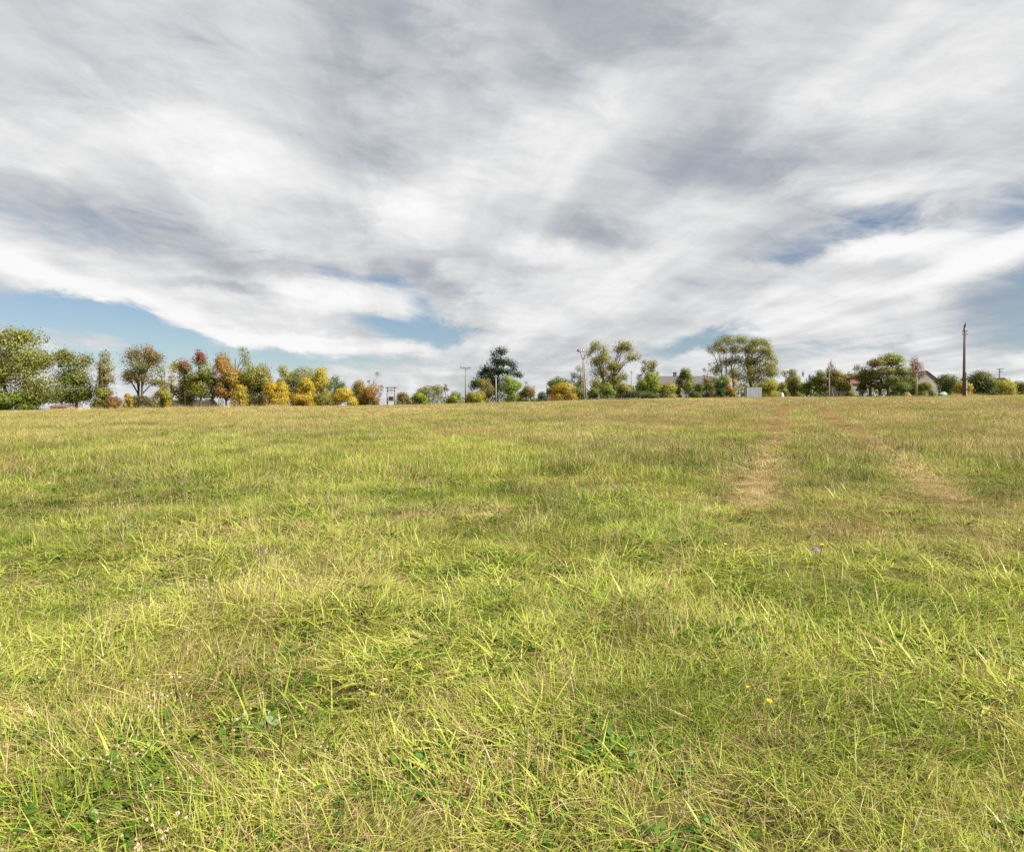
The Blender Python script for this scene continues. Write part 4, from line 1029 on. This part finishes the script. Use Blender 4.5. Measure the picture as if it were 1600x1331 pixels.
# twin legged pole
D = 124.0
p = at(914, 620, D); g = h(p.x, D); Hh = at(914, 549.5, D).z - g; mp_ = D / F
r0 = empty('twin_leg_pole', (p.x, D, g)); tag(r0, 'twin legged concrete pole with forked head and crossarm by the walnut tree', 'pole')
def X_(q): return at(q, 620, D).x - p.x
zf = at(914, 560, D).z - g
for (bq, tq) in ((913.4, 910.6), (916.8, 912.3)):
    m = MB(); m.tube([(X_(bq), 0, -.4), (X_((bq + tq) / 2), 0, zf * .5), (X_(tq), 0, zf)], [.155, .14, .12], 10); m.build('leg', MAT['concrete'], r0, True)
m = MB(); m.box((X_(911.5), 0, zf + .02), (.62, .36, .22)); m.build('collar', MAT['pole_wood'], r0)
for tq, bq in ((906.5, 910.3), (915.2, 912.4)):
    m = MB(); m.tube([(X_(bq), 0, zf), (X_(tq), 0, Hh - .05)], [.10, .085], 8); m.build('fork_arm', MAT['pole_wood'], r0, True)
m = MB(); m.box(((X_(902.5) + X_(919)) / 2, 0, Hh), (X_(919) - X_(902.5), .16, .17)); m.build('crossarm', MAT['pole_wood'], r0)
m = MB(); m.box((X_(903), 0, Hh + .22), (.42, .3, .40)); m.build('switch_box', MAT['steel'], r0)
for q in (907.5, 910.8, 918):
    k = MB(); insulator(k, (X_(q), 0, Hh + .08), 1.5 if q < 910 or q > 915 else 1.9); k.build('insulator', MAT['ceramic'], r0)
TWIN_TOP = Vector(r0.location) + Vector((X_(911), 0, Hh + .5))

# transformer stand on two poles
D = 148.0
p = at(611, 620, D); g = h(p.x, D); r0 = empty('transformer_stand', (p.x, D, g))
tag(r0, 'two pole transformer stand with dark tank between its legs', 'transformer')
Hh = at(611, 604.5, D).z - g; z2 = at(611, 610.3, D).z - g; zpf = at(611, 626, D).z - g
xs = [X2 for X2 in (at(605.3, 620, D).x - p.x, at(616.6, 620, D).x - p.x)]
for x in xs:
    m = MB(); m.tube([(x, 0, -.4), (x, 0, Hh)], [.17, .14], 10); m.build('leg', MAT['grey_wood'], r0, True)
m = MB(); m.box((.15, -.2, Hh - .15), (xs[1] - xs[0] + .9, .12, .14)); m.build('top_beam', MAT['steel'], r0)
m = MB(); m.box((0, -.2, z2), (xs[1] - xs[0] + .3, .12, .12)); m.build('lower_beam', MAT['steel'], r0)
for x in (-.45, 0, .25):
    k = MB(); insulator(k, (x, -.2, z2 + .06), 1.3); k.build('insulator', MAT['ceramic'], r0)
    k = MB(); k.tube([(x, -.2, z2 - .06), (x * .8, -.05, zpf + 1.0)], .022, 5); k.build('lead', MAT['steel'], r0)
m = MB(); m.box((0, 0, zpf - .08), (xs[1] - xs[0] + .2, .9, .16)); m.build('platform', MAT['pole_wood'], r0)
m = MB(); m.box((0, 0, zpf + .45), (1.0, .62, .8)); m.box((0, 0, zpf + .88), (1.08, .7, .06))
for x in np.linspace(-.44, .44, 7): m.box((float(x), -.36, zpf + .45), (.04, .10, .66))
m.build('tank', MAT['steel'], r0)

# overhead wires
def wires(a, b, offs, sag, label, r=.011):
    for i, o in enumerate(offs):
        m = MB(); pts = []
        for k in range(25):
            t = k / 24; q = a.lerp(b, t) + Vector(o); q.z -= sag * 4 * t * (1 - t)
            pts.append(q)
        m.tube(pts, r, 5)
        tag(m.build('power_line', MAT['wire']), label[i], 'power line', 'overhead power lines')
wires(TWIN_TOP, TALL_TOP, [(0, -.9, 0), (0, 0, -.05), (0, .9, .08)], 1.5, ['lower power line from the twin legged pole to the tall pole', 'middle power line from the twin legged pole to the tall pole', 'upper power line from the twin legged pole to the tall pole'], .003)
fr = Vector((at(1506, 500, 92).x + 62, 84, TALL_TOP.z + .4))
wires(TALL_TOP, fr, [(0, -.9, 0), (0, 0, 0.1), (0, .9, .0)], .9, ['lower power line leaving the tall pole towards the right edge', 'middle power line leaving the tall pole towards the right edge', 'upper power line leaving the tall pole towards the right edge'], .003)
ct = at(727.5, 573, 150)
wires(TWIN_TOP, ct, [(-.5, 0, -.1), (0, 0, .05), (.5, 0, 0)], 1.0, ['lower power line from the twin legged pole down to the crossarm pole', 'middle power line from the twin legged pole down to the crossarm pole', 'upper power line from the twin legged pole down to the crossarm pole'], .003)
wires(at(1432, 585.5, 122), at(1561.5, 578, 172), [(0, 0, 0)], .5, ['single house wire from the pale wooden pole to the short crossarm pole'], .007)
wires(at(1295.5, 580, 128), at(1432, 585.5, 122), [(0, 0, 0)], .6, ['single house wire between the two plain wooden poles'], .006)

# ------------------------------------------------------------------ things at the edge of the field
def box_trailer():
    D = 120.0
    a = at(1165, 606, D); b = at(1188, 606, D); cx = (a.x + b.x) / 2; w = b.x - a.x; g = h(cx, D)
    top = a.z - g; bot = .30
    root = empty('box_trailer', (cx, D, g)); tag(root, 'white box trailer parked at the field edge below the tall trees', 'trailer')
    m = MB(); m.box((0, 0, (top + bot) / 2), (w, 1.5, top - bot)); m.build('body', MAT['white_panel'], root)
    m = MB(); m.box((0, 0, top + .03), (w + .06, 1.56, .06)); m.build('roof', MAT['white_trim'], root)
    for s in (-1, 1):
        m = MB(); m.box((s * (w / 2 - .03), -.76, (top + bot) / 2), (.06, .05, top - bot - .05)); m.build('corner_trim', MAT['white_trim'], root)
    for x in (-.33, .33):
        m = MB(); m.box((x * w / 1.2, -.757, (top + bot) / 2), (.03, .03, top - bot - .12)); m.build('panel_joint', MAT['white_panel'], root)
    for s in (-1, 1):
        t = MB(); t.tube([(.15, s * .72 - .1, .30), (.15, s * .72 + .1, .30)], .31, 16); wo_ = t.build('wheel', MAT['tyre'], root)
        t = MB(); t.tube([(.15, s * .72 - .115, .30), (.15, s * .72 + .115, .30)], .17, 12); t.build('rim', MAT['steel'], wo_)
    m = MB(); m.tube([(-w / 2, 0, .45), (-w / 2 - 1.0, 0, .42)], .05, 8); m.tube([(-w / 2 - .95, 0, .42), (-w / 2 - .95, 0, -.02)], .035, 8); m.build('drawbar', MAT['steel'], root)
box_trailer()
def trough():
    D = 121.5; a = at(1157.5, 614, D); b = at(1164.2, 614, D); cx = (a.x + b.x) / 2; w = b.x - a.x; g = h(cx, D); top = a.z - g
    root = empty('water_trough', (cx, D, g)); tag(root, 'low pale trough standing left of the white trailer', 'trough')
    m = MB(); W = w / 2
    for s in (-1, 1): m.box((s * (W - .03), 0, top - .25), (.05, .6, .4)); m.box((0, s * .29, top - .25), (w - .1, .05, .4))
    m.box((0, 0, top - .44), (w - .1, .54, .04)); m.build('basin', MAT['white_panel'], root)
    m = MB()
    for s in (-1, 1): m.box((s * (W - .01), 0, top - .02), (.1, .72, .05)); m.box((0, s * .32, top - .02), (w - .11, .08, .05))
    m.build('rim', MAT['white_trim'], root)
    for s in (-1, 1):
        k = MB(); k.box((s * (W - .1), 0, (top - .46) / 2 - .1), (.09, .5, top - .46 + .2)); k.build('leg', MAT['pale_wood'], root)
trough()
def heap(px0, px1, D, top, mat, name, label, cat, mat2=None, part2=None, seed=1, depth=.8, split=.62):
    a = at(px0, top, D); b = at(px1, top, D); cx = (a.x + b.x) / 2; w = (b.x - a.x) / 2; g = h(cx, D); Ht = max(.25, a.z - g)
    gq = np.random.default_rng(seed); nu, nv = 18, 8
    V = []; jit = gq.normal(0, .05, (nv + 1, nu))
    for j in range(nv + 1):
        t = j / nv
        for i in range(nu):
            an = 2 * math.pi * i / nu; rr = (1 - t ** 1.5) * (1 + jit[j, i]) + .0
            V.append((math.cos(an) * rr * w, math.sin(an) * rr * w * depth, Ht * math.sin(t * math.pi / 2) * (1 + jit[j, i] * .6) - .05 * (j == 0)))
    Fq = [(j * nu + i, j * nu + (i + 1) % nu, (j + 1) * nu + (i + 1) % nu, (j + 1) * nu + i) for j in range(nv) for i in range(nu)]
    root = empty(name, (cx, D, g)); tag(root, label, cat)
    if mat2:
        cut = int(nv * split)
        lo = [f for f in Fq if f[0] // nu < cut]; hi = [f for f in Fq if f[0] // nu >= cut]
        mesh_obj('cover', V, lo, MAT[mat], root, True); mesh_obj(part2, [(x * 1.01, y * 1.01, z + .004) for x, y, z in V], hi, MAT[mat2], root, True)
    else:
        mesh_obj('heap_body', V, Fq, MAT[mat], root, True)
    return root, w, Ht
heap(1464, 1484, 110, 612.5, 'tarp', 'covered_heap', 'low heap under a turquoise tarpaulin with pale top, left of the tall dark pole', 'tarpaulin', 'tarp_pale', 'pale_top', 3, .5, .6)
heap(1410, 1426, 118, 613, 'straw', 'hay_heap', 'small tan heap of dry grass at the foot of the pale wooden pole', 'hay heap', seed=5, depth=.7)
heap(21, 36, 90, 633, 'white_panel', 'grey_sheet', 'flat grey sheet lying under the big rounded tree', 'sheet', seed=6, depth=.6)
root, w_, H_ = heap(1218, 1226, 122, 613.2, 'sheet_white', 'sheeting_bundle', 'small bundle of white and lilac sheeting at the field edge', 'bundle', seed=8, depth=.8)
m = MB(); m.lathe((.18, -.18, -.03), [(.24, 0), (.25, .18), (.17, .36), (.05, .46)], 9); m.build('lilac_fold', MAT['sheet_lilac'], root, True)

def fence(p0, D0, p1, D1, n, hgt, rails, label, mat='dark_wood'):
    a = at(p0, 620, D0); b = at(p1, 620, D1)
    root = empty('rail_fence', (a.x, D0, h(a.x, D0))); tag(root, label, 'fence')
    pts = []
    pm = None
    for i in range(n):
        q = a.lerp(b, i / (n - 1)); z = h(q.x, q.y); pts.append(Vector((q.x, q.y, z)) - root.location)
        if pm is None:
            k = MB(); k.tube([(0, 0, -.3), (0, 0, hgt)], [.07, .055], 7); pm = k.build('post', MAT[mat], root); o = pm
        else:
            o = pm.copy(); COL.objects.link(o); o.parent = root
        o.location = pts[-1]
    for i in range(n - 1):
        for rz in rails:
            s = pts[i] + Vector((0, -.06, rz)); e_ = pts[i + 1] + Vector((0, -.06, rz))
            k = MB(); k.tube([s, e_], .04, 5); k.build('rail', MAT[mat], root)
fence(1318, 131, 1424, 128, 15, 1.15, (.55, .95), 'dark rail fence beneath the orchard trees')
fence(936, 129, 1000, 128, 10, 1.15, (.5, .95), 'low rail fence under the walnut tree', 'grey_wood')
fence(1030, 130, 1066, 130, 6, 1.1, (.5, .9), 'short rail fence in front of the barn', 'grey_wood')

# ------------------------------------------------------------------ meadow flowers
def flower_proto(kind):
    hgt = {'yellow': .16, 'purple': .28, 'white': .24}[kind]
    root = empty('meadow_flower', (0, 0, 0))
    m = MB(); m.tube([(0, 0, -.02), (.012, .004, hgt * .5), (.02, .0, hgt)], [.0022, .0018, .0016], 5); m.build('stem', MAT['stem'], root)
    m = MB(); g = np.random.default_rng(3)
    if kind == 'yellow':
        for ring, (n, r, dz) in enumerate(((13, .0095, .0), (9, .0065, .002))):
            for i in range(n):
                a = 2 * math.pi * i / n + ring * .2; c, s = math.cos(a), math.sin(a); w = .0022
                m.add([(.02, 0, hgt + dz), (.02 + c * r * .6 - s * w, s * r * .6 + c * w, hgt + .003 + dz), (.02 + c * r, s * r, hgt + .004 + dz), (.02 + c * r * .6 + s * w, s * r * .6 - c * w, hgt + .003 + dz)], [(0, 1, 2, 3)])
    else:
        n = 40
        for i in range(n):
            rad = .014 if kind == 'purple' else .012
            a = g.random() * 6.28; q = math.sqrt(g.random()) * rad; zz_ = hgt + (.012 * (1 - (q / rad) ** 2) if kind == 'purple' else .004 * g.random())
            c = Vector((.02 + q * math.cos(a), q * math.sin(a), zz_)); s = .0045
            m.add([c + Vector((-s, 0, 0)), c + Vector((0, -s, .002)), c + Vector((s, 0, .004)), c + Vector((0, s, .002))], [(0, 1, 2, 3)])
    m.build('bloom', MAT['petal_' + kind], root)
    return root
FL = {'yellow': ('small yellow flower on a thin stem in the meadow', 'yellow meadow flowers', [(5, 1190), (240, 884), (592, 1128), (589, 1180), (1202, 1172), (1199, 1186), (1320, 848), (1274, 898), (668, 901), (752, 862), (745, 784), (752, 878), (398, 796), (1128, 898), (1010, 801), (1078, 730), (900, 798), (430, 690), (160, 760), (1150, 690)], 26),
      'purple': ('small purple flower head on a wiry stem in the meadow', 'purple meadow flowers', [(1452, 676), (1441, 695), (1562, 680), (1537, 682), (1077, 822), (285, 787), (213, 805), (405, 968), (5, 988), (550, 723), (1278, 974), (300, 942), (1330, 684), (1500, 700)], 16),
      'white': ('small white flat topped flower in the meadow grass', 'white meadow flowers', [(288, 780), (230, 790), (1528, 728), (1590, 716), (60, 702), (70, 700), (170, 698), (228, 700), (265, 704), (290, 712), (1590, 668), (1560, 660), (640, 660)], 18)}
for kind, (lab, grp, spots, extra) in FL.items():
    proto = None
    allsp = [on_ground(*s) for s in spots]
    for _ in range(extra):
        yy = float(rng.uniform(2.2, 5.0) ** 2 * .9 + 1); allsp.append((float(rng.uniform(-.72, .72) * yy), yy))
    for (x, y) in allsp:
        sc = float(rng.uniform(.85, 1.3)) * (1.0 + min(.5, y / 40))
        if proto is None: o = proto = flower_proto(kind)
        else:
            o = proto.copy(); COL.objects.link(o)
            for ch in proto.children:
                c = ch.copy(); COL.objects.link(c); c.parent = o
        o.location = (x, y, h(x, y)); o.rotation_euler = (float(rng.normal(0, .12)), float(rng.normal(0, .12)), float(rng.uniform(0, 6.28))); o.scale = (sc,) * 3
        tag(o, lab, 'flower', grp)
